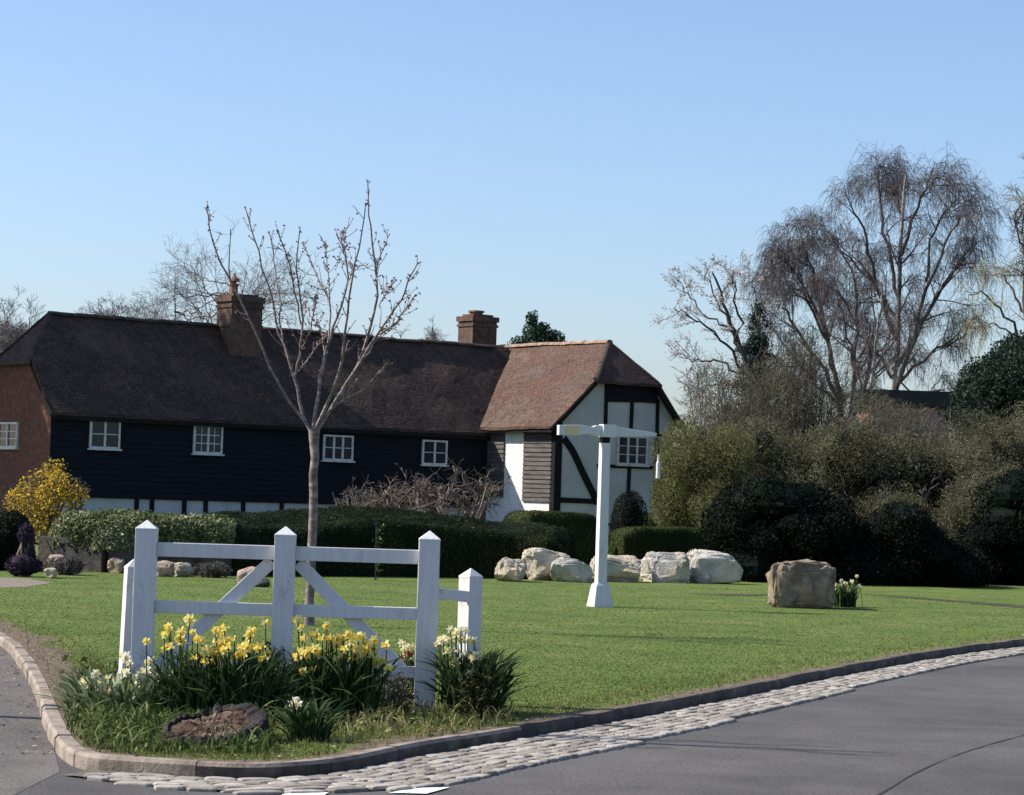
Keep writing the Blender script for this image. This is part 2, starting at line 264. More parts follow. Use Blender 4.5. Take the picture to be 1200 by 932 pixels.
# ------------------------------------------------------------------ mesh building
class MB:
    """collects vertices and faces (world space unless said otherwise)"""
    def __init__(s): s.v = []; s.f = []; s.var = []; s.n = 0; s.mi = []; s.uv = None
    def add(s, V, F, var=None, mi=0):
        V = np.asarray(V, float).reshape(-1, 3); F = np.asarray(F, int)
        s.v.append(V); s.f.append(F + s.n); s.mi.append(np.full(len(F), mi))
        s.var.append(np.zeros(len(V)) if var is None else np.broadcast_to(np.asarray(var, float), (len(V),)))
        s.n += len(V); return s
    def box(s, c, sz, rot=None, mi=0):
        c = np.asarray(c, float); h = np.asarray(sz, float) / 2
        V = np.array([[x, y, z] for z in (-1, 1) for y in (-1, 1) for x in (-1, 1)]) * h
        if rot is not None: V = V @ np.asarray(rot).T
        return s.add(V + c, [[0, 2, 3, 1], [4, 5, 7, 6], [0, 1, 5, 4], [2, 6, 7, 3], [0, 4, 6, 2], [1, 3, 7, 5]], mi=mi)
    def bar(s, a, b, w, d, ref=(0, 0, 1), mi=0):
        """rectangular bar from a to b; w across (perp to ref's plane), d along ref"""
        a = np.asarray(a, float); b = np.asarray(b, float); x = b - a; L = np.linalg.norm(x); x /= L
        r = np.asarray(ref, float); r = r - x * (r @ x); r /= np.linalg.norm(r); y = np.cross(r, x)
        return s.box((a + b) / 2, (L, w, d), np.stack([x, y, r], 1), mi)
    def loft(s, rings, cap0=True, cap1=True, mi=0):
        rings = [np.asarray(r, float) for r in rings]; k = len(rings[0]); V = np.concatenate(rings); F = []
        for i in range(len(rings) - 1):
            for j in range(k):
                F.append([i * k + j, i * k + (j + 1) % k, (i + 1) * k + (j + 1) % k, (i + 1) * k + j])
        s.add(V, F, mi=mi); n0 = s.n - len(V)
        def fan(ring, off, flip):
            c = ring.mean(0); T = [[0, 1 + (j + 1) % k, 1 + j] if flip else [0, 1 + j, 1 + (j + 1) % k] for j in range(k)]
            s.add(np.vstack([c, ring]), T, mi=mi)
        if cap0: fan(rings[0], 0, True)
        if cap1: fan(rings[-1], 0, False)
        return s
    def build(s, name, mat, inv=None, smooth=False, autosmooth=None):
        V = np.concatenate(s.v) if s.v else np.zeros((0, 3))
        if inv is not None:
            I = np.array(inv); V = V @ I[:3, :3].T + I[:3, 3]
        me = bpy.data.meshes.new(name)
        counts = np.concatenate([np.full(len(f), f.shape[1]) for f in s.f]); loops = np.concatenate([f.ravel() for f in s.f])
        me.vertices.add(len(V)); me.vertices.foreach_set('co', V.astype(np.float32).ravel())
        me.loops.add(len(loops)); me.loops.foreach_set('vertex_index', loops.astype(np.int32))
        me.polygons.add(len(counts)); starts = np.concatenate([[0], np.cumsum(counts)[:-1]])
        me.polygons.foreach_set('loop_start', starts.astype(np.int32)); me.polygons.foreach_set('loop_total', counts.astype(np.int32))
        mi = np.concatenate(s.mi)
        if mi.any(): me.polygons.foreach_set('material_index', mi.astype(np.int32))
        me.polygons.foreach_set('use_smooth', np.full(len(counts), bool(smooth)))
        a = me.attributes.new('var', 'FLOAT', 'POINT'); a.data.foreach_set('value', np.concatenate(s.var).astype(np.float32))
        me.update(calc_edges=True); me.validate()
        for mm in (mat if isinstance(mat, (list, tuple)) else [mat]): me.materials.append(mm)
        return me

def uv_planar(me, scale=1.0):
    """UVs in metres: u along the horizontal of each face, v up its slope"""
    uv = me.uv_layers.new(name='UVMap'); n = len(me.loops); out = np.zeros((n, 2))
    for p in me.polygons:
        nz = p.normal
        if abs(nz.z) > 0.99: u = Vector((1, 0, 0)); v = Vector((0, 1, 0))
        else:
            u = Vector((-nz.y, nz.x, 0)).normalized(); v = nz.cross(u)
        for li in p.loop_indices:
            c = me.vertices[me.loops[li].vertex_index].co; out[li] = (c.dot(u), c.dot(v))
    uv.data.foreach_set('uv', out.astype(np.float32).ravel())

WM = {}
def tagit(o, label=None, cat=None, group=None, kind=None):
    if label: o['label'] = label
    if cat: o['category'] = cat
    if group: o['group'] = group
    if kind: o['kind'] = kind
    return o
def thing(name, label, cat, loc, rz=0.0, group=None):
    o = bpy.data.objects.new(name, None); COL.objects.link(o); o.empty_display_size = 0.3
    o.location = [float(c) for c in loc]; o.rotation_euler = (0, 0, rz)
    WM[o.name] = Matrix.Translation(Vector([float(c) for c in loc])) @ Matrix.Rotation(rz, 4, 'Z')
    return tagit(o, label, cat, group)
def part(name, mb, mat, parent, local=False, smooth=False, uv=False, label=None):
    wm = WM[parent.name]
    me = mb.build(name, mat, None if local else wm.inverted(), smooth)
    if uv: uv_planar(me)
    o = bpy.data.objects.new(name, me); COL.objects.link(o); o.parent = parent; WM[o.name] = wm
    if label: o['label'] = label
    return o
def solo(name, mb, mat, loc, label=None, cat=None, group=None, kind=None, smooth=False, uv=False):
    wm = Matrix.Translation(Vector([float(c) for c in loc]))
    me = mb.build(name, mat, wm.inverted(), smooth)
    if uv: uv_planar(me)
    o = bpy.data.objects.new(name, me); COL.objects.link(o); o.location = [float(c) for c in loc]; WM[o.name] = wm
    return tagit(o, label, cat, group, kind)
def bevel(o, w=0.006, seg=2):
    b = o.modifiers.new('bevel', 'BEVEL'); b.width = w; b.segments = seg; b.limit_method = 'ANGLE'; b.angle_limit = R(40)

# ------------------------------------------------------------------ plants
def nrm(v): return v / np.maximum(np.linalg.norm(v, axis=-1, keepdims=True), 1e-9)
def leaves(mb, Pts, size, asp=0.55, var=None, up=0.0, normals=None, loose=0.45):
    """one rhombus leaf per point"""
    n = len(Pts)
    if n == 0: return
    size = np.broadcast_to(np.asarray(size, float), (n,)) * RNG.uniform(0.65, 1.35, n)
    a = RNG.normal(size=(n, 3)); a[:, 2] += up; a = nrm(a)
    b = nrm(np.cross(a, RNG.normal(size=(n, 3))))
    if normals is not None:                                # clipped surface: leaves lie roughly along it
        nn = nrm(normals + RNG.normal(size=(n, 3)) * loose); a = nrm(a - nn * np.sum(a * nn, 1, keepdims=True)); b = np.cross(a, nn)
    s1 = a * size[:, None] / 2; s2 = b * size[:, None] * asp / 2
    V = np.stack([Pts - s1, Pts + s2 - s1 * 0.1, Pts + s1, Pts - s2 - s1 * 0.1], 1).reshape(-1, 3)
    v = RNG.uniform(0, 1, n) if var is None else np.clip(var, 0, 1)
    mb.add(V, np.arange(4 * n).reshape(-1, 4), np.repeat(v, 4))
def tubes(mb, paths, radii, sides=3, var=None):
    """paths (n,k,3), radii (n,k)"""
    n, k, _ = paths.shape
    T = np.empty_like(paths); T[:, 1:-1] = paths[:, 2:] - paths[:, :-2]; T[:, 0] = paths[:, 1] - paths[:, 0]; T[:, -1] = paths[:, -1] - paths[:, -2]
    T = nrm(T); ref = np.where(np.abs(T[:, :1, 2:3]) > 0.9, np.array([1.0, 0, 0]), np.array([0, 0, 1.0])) * np.ones_like(T)
    A = nrm(np.cross(T, ref)); Bv = np.cross(T, A)
    ang = np.arange(sides) * 2 * math.pi / sides
    V = paths[:, :, None] + radii[:, :, None, None] * (np.cos(ang)[None, None, :, None] * A[:, :, None] + np.sin(ang)[None, None, :, None] * Bv[:, :, None])
    idx = np.arange(n * k * sides).reshape(n, k, sides); nx = np.roll(idx, -1, 2)
    Fq = np.stack([idx[:, :-1], nx[:, :-1], nx[:, 1:], idx[:, 1:]], -1).reshape(-1, 4)
    v = RNG.uniform(0, 1, n) if var is None else np.broadcast_to(var, (n,))
    mb.add(V.reshape(-1, 3), Fq, np.repeat(v, k * sides))
def resample(pts, k, jit=0.0):
    pts = np.asarray(pts, float)
    out = []
    n = len(pts)
    for t in np.linspace(0, n - 1, k):                       # Catmull-Rom through the points
        i = min(int(t), n - 2); u = t - i
        p0 = pts[max(i - 1, 0)]; p1 = pts[i]; p2 = pts[i + 1]; p3 = pts[min(i + 2, n - 1)]
        out.append(0.5 * ((2 * p1) + (-p0 + p2) * u + (2 * p0 - 5 * p1 + 4 * p2 - p3) * u * u + (-p0 + 3 * p1 - 3 * p2 + p3) * u ** 3))
    out = np.array(out)
    if jit: out[1:-1] += RNG.normal(size=out[1:-1].shape) * jit
    return out
def spawn(par, rad, nper, t0, t1, ang, L, trop, k=5, wob=0.15, rfac=0.6, rmax=9, rend=0.35, angsd=0.25, lfall=0.4):
    """children along each parent path; returns paths, radii"""
    n, kk, _ = par.shape; cnt = n * nper if isinstance(nper, int) else int(n * nper)
    pi = np.repeat(np.arange(n), nper) if isinstance(nper, int) else RNG.integers(0, n, cnt)
    t = RNG.uniform(t0, t1, cnt); f = t * (kk - 1); i = np.minimum(f.astype(int), kk - 2); u = (f - i)[:, None]
    p = par[pi, i] * (1 - u) + par[pi, i + 1] * u; T = nrm(par[pi, i + 1] - par[pi, i])
    r0 = np.minimum((rad[pi, i] * (1 - u[:, 0]) + rad[pi, i + 1] * u[:, 0]) * rfac, rmax)
    q = nrm(np.cross(T, RNG.normal(size=(cnt, 3)))); a = ang + RNG.normal(size=cnt) * angsd
    d = T * np.cos(a)[:, None] + q * np.sin(a)[:, None]
    Ln = L * RNG.uniform(0.5, 1.25, cnt) * (1 - lfall * t)
    path = np.empty((cnt, k, 3)); path[:, 0] = p; trop = np.asarray(trop, float)
    for s in range(1, k):
        d = nrm(d + trop / (k - 1) + RNG.normal(size=(cnt, 3)) * wob); path[:, s] = path[:, s - 1] + d * (Ln / (k - 1))[:, None]
    rr = r0[:, None] * np.linspace(1, rend, k)[None]
    return path, rr
def limb_radii(r0, r1, k): return np.linspace(r0, r1, k)

def ell_points(ells, n, inner=0.55, nscale=0.9, gap=0.0):
    """points in the outer shell of a union of lumpy ellipsoids (cx,cy,cz,rx,ry,rz)"""
    E = np.array(ells, float); w = (E[:, 3] * E[:, 4] + E[:, 4] * E[:, 5] + E[:, 3] * E[:, 5]); w /= w.sum()
    idx = RNG.choice(len(E), n, p=w); d = nrm(RNG.normal(size=(n, 3))); r = RNG.uniform(inner ** 2, 1.0, n) ** 0.5
    p = E[idx, :3] + d * E[idx, 3:] * r[:, None]
    lump = np.array([mnoise.noise(Vector(q * nscale)) for q in p]); lump2 = np.array([mnoise.noise(Vector(q * nscale * 3.1)) for q in p])
    p = p + d * E[idx, 3:] * (lump * 0.30 + lump2 * 0.15)[:, None]
    keep = np.ones(n, bool)
    if gap: keep = (lump2 + 0.5 * lump) > -gap
    return p[keep], d[keep], lump2[keep]

def base_of(ells):
    E = np.array(ells); return (E[:, 0].mean(), E[:, 1].mean(), 0.0)
def core_mesh(mb, ells, f=0.72, var=0.1):
    """twiggy dark inner mass so that the crown is not see-through"""
    for e in ells:
        th = np.linspace(0, 2 * math.pi, 13)[:-1]; ph = np.linspace(-1.45, 1.45, 8); rings = []
        for q in ph:
            rr = []
            for t in th:
                d = np.array([math.cos(q) * math.cos(t), math.cos(q) * math.sin(t), math.sin(q)])
                c = np.array(e[:3]) + d * np.array(e[3:]) * f
                rr.append(c + d * np.array(e[3:]) * 0.25 * mnoise.noise(Vector(c * 1.3)))
            rings.append(np.array(rr))
        k = 12; V = np.concatenate(rings); F = [[i * k + j, i * k + (j + 1) % k, (i + 1) * k + (j + 1) % k, (i + 1) * k + j] for i in range(7) for j in range(k)]
        mb.add(V, F, np.full(len(V), var))
def EL(px, py, D, rpx, rpy, ry):
    c = P(px, py, D); s = FPX / D
    return (c[0], c[1], c[2], rpx / s, ry, rpy / s)

def shrub(name, label, cat, ells, n, size, mat, asp=0.55, inner=0.6, gap=0.0, stems=14, stemmat='browntwig', twigs=0, core=0.7, group=None, up=0.0, foliage='foliage', varbias=0.0, nscale=0.9, vspread=0.55, clipped=0, stemr=0.04):
    bx, by, _ = base_of(ells); t = thing(name, label, cat, (bx, by, 0), group=group)
    p, dn, l2 = ell_points(ells, n, inner, nscale, gap); dn = dn[p[:, 2] > 0.02]; p = p[p[:, 2] > 0.02]
    l1 = np.array([mnoise.noise(Vector(q * nscale * 1.7)) for q in p])
    mb = MB(); leaves(mb, p, size, asp, np.clip(0.45 + 0.5 * l1 + RNG.normal(size=len(p)) * vspread * 0.45 + varbias, 0, 1), up, normals=dn if clipped else None, loose=clipped or 0.4)
    if core: core_mesh(mb, ells, core, 0.05)
    part(foliage, mb, M[mat], t)
    stems = max(stems, 14)
    st = MB(); E = np.array(ells)
    paths = []
    for _ in range(stems):
        e = E[RNG.integers(len(E))]; d = nrm(RNG.normal(size=3)); d[2] = abs(d[2]); top = e[:3] + d * e[3:] * RNG.uniform(0.7, 1.12)
        b = np.array([e[0] + RNG.normal() * e[3] * 0.25, e[1] + RNG.normal() * e[4] * 0.25, 0.0]); paths.append(resample([b, (b + top) / 2 + RNG.normal(size=3) * 0.12 * e[3], top], 7, 0.02))
    paths = np.array(paths); rad = np.repeat(np.linspace(stemr, 0.25 * stemr, 7)[None], len(paths), 0) * RNG.uniform(0.5, 1.2, (len(paths), 1))
    tubes(st, paths, rad, 4)
    if twigs:
        c, cr = spawn(paths, rad, twigs, 0.35, 1.0, 0.7, E[:, 5].mean() * 0.7, (0, 0, 0.2), 5, 0.2, 0.6); tubes(st, c, cr, 3)
        c2, cr2 = spawn(c, cr, 4, 0.2, 1.0, 0.6, E[:, 5].mean() * 0.35, (0, 0, 0.1), 4, 0.25, 0.7); tubes(st, c2, np.maximum(cr2, 0.006), 3)
    part('stem', st, M[stemmat], t)
    return t

def hedge(name, label, pts, front, thick, tops, n, size, mat, cat='hedge', round_=0.25, group=None, bottom=0.0, dome=0.0, lumps=0.06, loose=0.35):
    """clipped hedge following pts (front-bottom line on the ground) with per-point top heights"""
    pts = np.asarray(pts, float); k = max(12, int(np.linalg.norm(pts[-1] - pts[0]) / 0.18)); seg = np.linspace(0, len(pts) - 1, k)
    L = np.array([pts[min(int(s), len(pts) - 2)] * (1 - (s - min(int(s), len(pts) - 2))) + pts[min(int(s), len(pts) - 2) + 1] * (s - min(int(s), len(pts) - 2)) for s in seg])
    H = np.interp(seg, np.arange(len(tops)), tops)
    T = nrm(np.gradient(L, axis=0)); Nb = np.stack([-T[:, 1], T[:, 0], np.zeros(k)], 1)          # towards the back
    prof = []                                                                                       # (back fraction, height fraction)
    for q in np.linspace(0, 1, 9): prof.append((0.0 if q < 1 else 0.0, q * (1 - round_)))
    for a in np.linspace(0, math.pi / 2, 6)[1:]: prof.append((round_ * (1 - math.cos(a)) * 0.8, 1 - round_ + round_ * math.sin(a)))
    for q in np.linspace(round_, 1 - round_, 8)[1:]: prof.append((q, 1.0 + dome * (q - round_)))
    for a in np.linspace(0, math.pi / 2, 6)[1:]: prof.append((1 - round_ * 0.8 * (1 - math.sin(a)), (1 - round_ + round_ * math.cos(a)) * (1 + dome * (1 - 2 * round_))))
    for q in np.linspace(1, 0, 6)[1:]: prof.append((1.0, q * (1 - round_)))
    prof = np.array(prof); V = np.empty((k, len(prof), 3))
    for i in range(k):
        endf = 1.0
        e_ = min(i, k - 1 - i) * 0.18 / 0.4; rf = 0.72 + 0.28 * math.sqrt(max(0.0, 1 - (1 - min(e_, 1)) ** 2))
        for j, (a, hgt) in enumerate(prof):
            q = L[i] + Nb[i] * (thick * (0.5 + (a - 0.5) * rf)); z = bottom + (H[i] - bottom) * hgt * (0.5 + 0.5 * rf)
            V[i, j] = (q[0], q[1], z)
    flat = V.reshape(-1, 3); cen = np.repeat((L + Nb * thick / 2)[:, None], len(prof), 1).reshape(-1, 3); cen[:, 2] = (H.mean() + bottom) / 2
    nv = nrm((flat - cen) * np.array([1, 1, 1.0]))
    disp = np.array([mnoise.noise(Vector(q * 1.6)) * 0.7 + mnoise.noise(Vector(q * 4.5)) * 0.5 for q in flat]) * lumps * 1.6
    flat = flat + nv * disp[:, None]; V = flat.reshape(V.shape); kk = len(prof)
    mb = MB(); idx = np.arange(k * kk).reshape(k, kk)
    Fq = np.stack([idx[:-1, :-1], idx[1:, :-1], idx[1:, 1:], idx[:-1, 1:]], -1).reshape(-1, 4)
    mb.add(flat, Fq, np.full(len(flat), 0.15))
    for i in (0, k - 1):
        c = V[i].mean(0); ring = V[i]; Ft = [[0, 1 + j, 2 + j] for j in range(kk - 1)]
        mb.add(np.vstack([c, ring]), Ft, np.full(kk + 1, 0.15))
    # leaves over the surface, ends included
    q = Fq[RNG.integers(len(Fq), size=n)]
    uu = RNG.uniform(size=(n, 1)); vv = RNG.uniform(size=(n, 1))
    A = flat[q[:, 0]] * (1 - uu) + flat[q[:, 1]] * uu; Bq = flat[q[:, 3]] * (1 - uu) + flat[q[:, 2]] * uu
    pp = A * (1 - vv) + Bq * vv; pn = nrm(np.cross(flat[q[:, 1]] - flat[q[:, 0]], flat[q[:, 3]] - flat[q[:, 0]]))
    ne = n // 6
    ends = []
    for i in (0, k - 1):
        c = V[i].mean(0); j = RNG.integers(0, kk - 1, ne); f = RNG.uniform(size=(ne, 1)) ** 0.5; g = RNG.uniform(size=(ne, 1))
        ends.append(c + (V[i][j] * g + V[i][j + 1] * (1 - g) - c) * f)
    pn = np.concatenate([pn, np.repeat(-T[:1], ne, 0), np.repeat(T[-1:], ne, 0)])
    pp = np.concatenate([pp] + ends) + RNG.normal(size=(n + 2 * ne, 3)) * size * 0.35
    pn = pn[pp[:, 2] > 0.0]; pp = pp[pp[:, 2] > 0.0]
    lum = np.array([mnoise.noise(Vector(q * 2.2)) for q in pp])
    leaves(mb, pp, size, 0.5, np.clip(0.45 + 0.5 * lum + RNG.normal(size=len(pp)) * 0.25, 0, 1), normals=pn, loose=loose)
    c = (L + Nb * thick / 2).mean(0)
    return solo(name, mb, M[mat], (c[0], c[1], bottom), label, cat, group)

# ------------------------------------------------------------------ rocks
def ico(sub):
    import bmesh
    bm = bmesh.new(); bmesh.ops.create_icosphere(bm, subdivisions=sub, radius=1.0)
    V = np.array([v.co[:] for v in bm.verts]); F = np.array([[v.index for v in f.verts] for f in bm.faces]); bm.free()
    return V, F
ICO = {s: ico(s) for s in (2, 3, 4, 5)}
def rock_mb(loc, size, seed, boxy=0.55, cuts=9, rough=0.1, sub=4, sink=0.12, rz=0.0, vert=1.0):
    V, F = ICO[sub]; vs = np.array([1, 1, vert]); r = np.random.default_rng(seed)
    p = np.sign(V) * np.abs(V) ** boxy; p = p / np.max(np.abs(p))
    for _ in range(cuts):
        d = nrm(r.normal(size=3)); off = r.uniform(0.62, 0.95) * np.max(p @ d); ex = np.maximum(p @ d - off, 0); p = p - ex[:, None] * d * 0.93
    o = r.uniform(-50, 50, 3)
    nn = np.array([mnoise.fractal(Vector(q * vs * (1.5 if vert == 1 else 2.6) + o), 1.0, 2.0, 5) for q in p]); rid = np.array([abs(mnoise.noise(Vector(q * vs * (3.2 if vert == 1 else 5.5) + o))) for q in p])
    p = p + nrm(p) * (nn * rough - rid * rough * 0.9)[:, None]
    p = p + nrm(p) * np.array([mnoise.fractal(Vector(q * vs * 6 + o), 0.8, 2.0, 3) for q in p])[:, None] * rough * 0.32
    lo, hi = p.min(0), p.max(0); p = (p - lo) / (hi - lo) * 2 - 1
    c, s = math.cos(rz), math.sin(rz); p = p * np.array(size) / 2
    p = p @ np.array([[c, s, 0], [-s, c, 0], [0, 0, 1]])
    p[:, 2] += size[2] * (0.5 - sink) ; p[:, 2] = np.maximum(p[:, 2], -0.06)
    return MB().add(p + np.asarray(loc), F)
def rock(name, label, cat, loc, size, seed, mat, group=None, **kw):
    return solo(name, rock_mb(loc, size, seed, **kw), M[mat], loc, label, cat, group, smooth=False)

#@@SETTING
# ------------------------------------------------------------------ ground, road, kerb
kpx = [(-260, 688), (-120, 706), (-50, 726), (0, 748), (24, 772), (42, 808), (56, 846), (70, 870), (95, 885), (150, 891), (230, 896), (300, 898), (373, 894), (421, 887), (465, 878), (520, 868), (612, 853), (650, 847), (725, 834), (800, 820), (875, 805.5), (950, 790.5), (1025, 776.5), (1100, 763.5), (1195, 751.5), (1320, 740), (1480, 731)]
kw = np.array([G(*p) for p in kpx])[:, :2]
_d = kw[-1] - kw[-2]; kw = np.vstack([kw, kw[-1] + _d * 4, kw[-1] + _d * 12])
_d = kw[0] - kw[1]; kw = np.vstack([kw[0] + _d * 3, kw])
def dense(pts, step):
    c = resample(np.column_stack([pts, np.zeros(len(pts))]), len(pts) * 24)[:, :2]
    s = np.concatenate([[0], np.cumsum(np.linalg.norm(np.diff(c, axis=0), axis=1))]); q = np.arange(0, s[-1], step)
    return np.column_stack([np.interp(q, s, c[:, 0]), np.interp(q, s, c[:, 1])])
KC = dense(kw, 0.1)
KT = nrm(np.gradient(KC, axis=0)); KN = np.column_stack([KT[:, 1], -KT[:, 0]])          # towards the road
def strip(a, b, za, zb, var=None):
    n = len(a); V = np.vstack([np.column_stack([a, np.broadcast_to(za, n)]), np.column_stack([b, np.broadcast_to(zb, n)])])
    F = [[i, n + i, n + i + 1, i + 1] for i in range(n - 1)]
    return V, F
def sheet(poly, z):
    import bmesh
    bm = bmesh.new(); vs = [bm.verts.new((p[0], p[1], z)) for p in poly]; f = bm.faces.new(vs)
    bmesh.ops.triangulate(bm, faces=[f]); bm.normal_update()
    for f in bm.faces:
        if f.normal.z < 0: f.normal_flip()
    bm.verts.index_update()
    V = [v.co[:] for v in bm.verts]; F = [[v.index for v in f.verts] for f in bm.faces]; bm.free()
    return MB().add(V, F)
KW = 0.095                                                                                 # kerb width
ci = np.argmin(np.linalg.norm(KC - G(250, 896)[:2], axis=1)); KWA = np.interp(np.arange(len(KC)), [ci + 10, ci + 40], [KW, 0.05])[:, None]
inner = KC - KN * KWA
lawn_poly = list(inner) + [(60, 320), (-80, 320), (-80, inner[0][1] + 20)]
solo('lawn', sheet(lawn_poly, 0.0), M['lawn'], (0, 0, 0), kind='structure')
solo('ground', sheet([(-2500, -60), (2500, -60), (2500, 3000), (-2500, 3000)], -0.13), M['earth'], (0, 0, -0.13), kind='structure')
solo('road', sheet([(-60, -20), (90, -20), (90, 120), (-60, 120)], ZROAD), M['asphalt'], (0, 0, ZROAD), kind='structure')
# kerb with joints
i95 = np.argmin(np.linalg.norm(KC - G(100, 888)[:2], axis=1)); mb = MB(); mb2 = MB(); wob = np.array([mnoise.noise(Vector((p[0] * 2.5, p[1] * 2.5, 0))) for p in KC])
k0 = 0; ln = 9
while k0 < len(KC) - ln - 1:
    s = slice(k0, k0 + ln + 1); c = KC[s]; nn = KN[s]; dz = 0.004 * math.sin(k0 * 1.7); dx = 0.006 * math.sin(k0 * 2.9)
    c = c.copy(); c[-1] = c[-2] * 0.06 + c[-1] * 0.94
    w = wob[s][:, None] * 0.01
    o = c + nn * (dx + w); top = c + nn * (dx - 0.018 + w); inn = c - nn * KWA[s]
    for a, b, za, zb in ((o, top, ZROAD - 0.02, 0), (0, 0, 0, 0)):
        if isinstance(a, int): continue
    zt = 0.012 + dz
    rings = []
    for i in range(len(c)):
        rings.append(np.array([[*inn[i], -0.12], [*o[i], -0.12], [*o[i], zt - 0.02], [*top[i], zt], [*inn[i], zt]]))
    if k0 < i95: mb.loft(rings)
    else:
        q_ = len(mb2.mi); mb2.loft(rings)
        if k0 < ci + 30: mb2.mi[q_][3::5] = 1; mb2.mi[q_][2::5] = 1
    k0 += ln
solo('kerb', mb, M['kerb'], (KC[0][0], KC[0][1], ZROAD), kind='structure')
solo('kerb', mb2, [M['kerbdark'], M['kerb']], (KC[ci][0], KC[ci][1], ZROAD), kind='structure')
# lane of older gritty asphalt on the left
iL = np.argmin(np.linalg.norm(KC - G(62, 862)[:2], axis=1))
left = KC[:iL + 1]
lp = list(left) + [tuple(G(70, 905, ZROAD)[:2]), tuple(G(-40, 960, ZROAD)[:2]), (-12, 12), (-40, 30), (-40, left[0][1])]
solo('lane', sheet(lp, ZROAD + 0.002), M['lane'], (left[-1][0], left[-1][1], ZROAD), kind='structure')
# cobbled gutter: rows of granite setts
i0 = np.argmin(np.linalg.norm(KC - G(78, 882)[:2], axis=1)); i1 = len(KC) - 60
GC = KC[i0:i1]; GN = KN[i0:i1]; gs = np.arange(len(GC)) * 0.1
ow_ = dense(np.array([G(x, y, ZROAD)[:2] for x, y in ((62, 904), (120, 917), (250, 936), (400, 938), (455, 934), (527, 922), (600, 906), (750, 872), (900, 835), (1050, 797), (1195, 769), (1320, 755), (1480, 744))]), 0.05)
gw = np.min(np.linalg.norm(GC[:, None] - ow_[None], axis=2), axis=1); gw = np.convolve(np.pad(gw, 8, 'edge'), np.ones(17) / 17, 'valid'); gw = np.clip(gw, 0.1, 1.1); print('gutter', gw[::20].round(2))
gw = np.where(gs > 30, 0.5, gw)
V, Fq = strip(GC[3:], (GC + GN * (gw[:, None] - 0.05))[3:], ZROAD + 0.012, ZROAD + 0.012)
mb = MB(); V = np.asarray(V); mb.add(V, Fq)
solo('gutter_joint', mb, M['mortar'], (GC[0][0], GC[0][1], ZROAD), kind='structure')
def gpoint(s, o):
    i = np.clip(s / 0.1, 0, len(GC) - 1.001); a = int(i); u = i - a
    c = GC[a] * (1 - u) + GC[a + 1] * u; n = GN[a] * (1 - u) + GN[a + 1] * u
    return c + n * o
mb = MB(); row = 0; o = 0.03
while o < 1.0:
    rw = 0.088 + RNG.uniform(-0.006, 0.008); s = RNG.uniform(0.3, 0.45)
    while s < gs[-1] - 0.4:
        L = RNG.uniform(0.10, 0.20); wmax = np.interp(s + L / 2, gs, gw)
        if o + rw * 0.6 < wmax and s < 45:
            g = 0.004; z = ZROAD + 0.020 + RNG.uniform(-0.004, 0.005); tl = RNG.normal(size=2) * 0.003; j = RNG.normal(size=(4, 2)) * 0.006
            cs = [gpoint(s + g, o + g), gpoint(s + L, o + g), gpoint(s + L, o + rw), gpoint(s + g, o + rw)]
            cs = [c + jj for c, jj in zip(cs, j)]; cen = sum(cs) / 4
            lv = [(1.0, -0.03), (1.0, z - ZROAD - 0.009), (0.92, z - ZROAD - 0.003), (0.7, z - ZROAD)]
            def oct_(f): # corners cut, so that the stone reads rounded
                q8 = []
                for q in range(4):
                    a_, b2, p_ = cs[q], cs[(q + 1) % 4], cs[q - 1]; la = np.linalg.norm(b2 - a_); lb = np.linalg.norm(p_ - a_)
                    q8 += [a_ + (p_ - a_) * min(0.02 / lb, 0.4), a_ + (b2 - a_) * min(0.025 / la, 0.4)]
                return [cen + (c - cen) * f for c in q8]
            V = []
            for f, dz in lv: V += [np.array([*c, ZROAD + dz + (tl[0] * (c - cen)[0] + tl[1] * (c - cen)[1]) * 8]) for c in oct_(f)]
            F = [[8 * a + q, 8 * a + (q + 1) % 8, 8 * a + 8 + (q + 1) % 8, 8 * a + 8 + q] for a in range(3) for q in range(8)]
            vr = RNG.uniform(0, 1) * 0.8 + 0.2 * RNG.uniform(); n_0 = mb.n; mb.add(np.array(V), F, vr)
            mb.add(np.vstack([V[24:], [[*cen, z + 0.001]]]), [[q, (q + 1) % 8, 8] for q in range(8)], vr)
        s += L + 0.001
    o += rw + 0.002; row += 1
solo('cobbled_gutter', mb, M['sett'], (GC[0][0], GC[0][1], ZROAD), kind='structure')
# painted dashes, tar seam
def quad_sheet(pxs, z): return sheet([tuple(G(x, y, z)[:2]) for x, y in pxs], z)
solo('road_marking', quad_sheet([(455, 929), (486, 923.5), (527, 922.5), (500, 930)], ZROAD + 0.008), M['paint'], G(490, 926, ZROAD), kind='structure')
solo('road_marking', quad_sheet([(330, 931), (345, 928.5), (385, 928.5), (375, 935), (335, 936)], ZROAD + 0.008), M['paint'], G(360, 931, ZROAD), kind='structure')
sp = dense(np.array([G(x, y, ZROAD)[:2] for x, y in ((960, 965), (1030, 931), (1075, 905), (1130, 882), (1200, 862), (1290, 842), (1400, 822))]), 0.1)
st = nrm(np.gradient(sp, axis=0)); sn = np.column_stack([st[:, 1], -st[:, 0]]); sw = np.array([0.007 + 0.010 * mnoise.noise(Vector((p[0] * 3, p[1] * 3, 2))) for p in sp])[:, None]
V, Fq = strip(sp - sn * sw, sp + sn * sw, ZROAD + 0.004, ZROAD + 0.004); solo('road_seam', MB().add(V, Fq), M['seam'], (sp[0][0], sp[0][1], ZROAD), kind='structure')
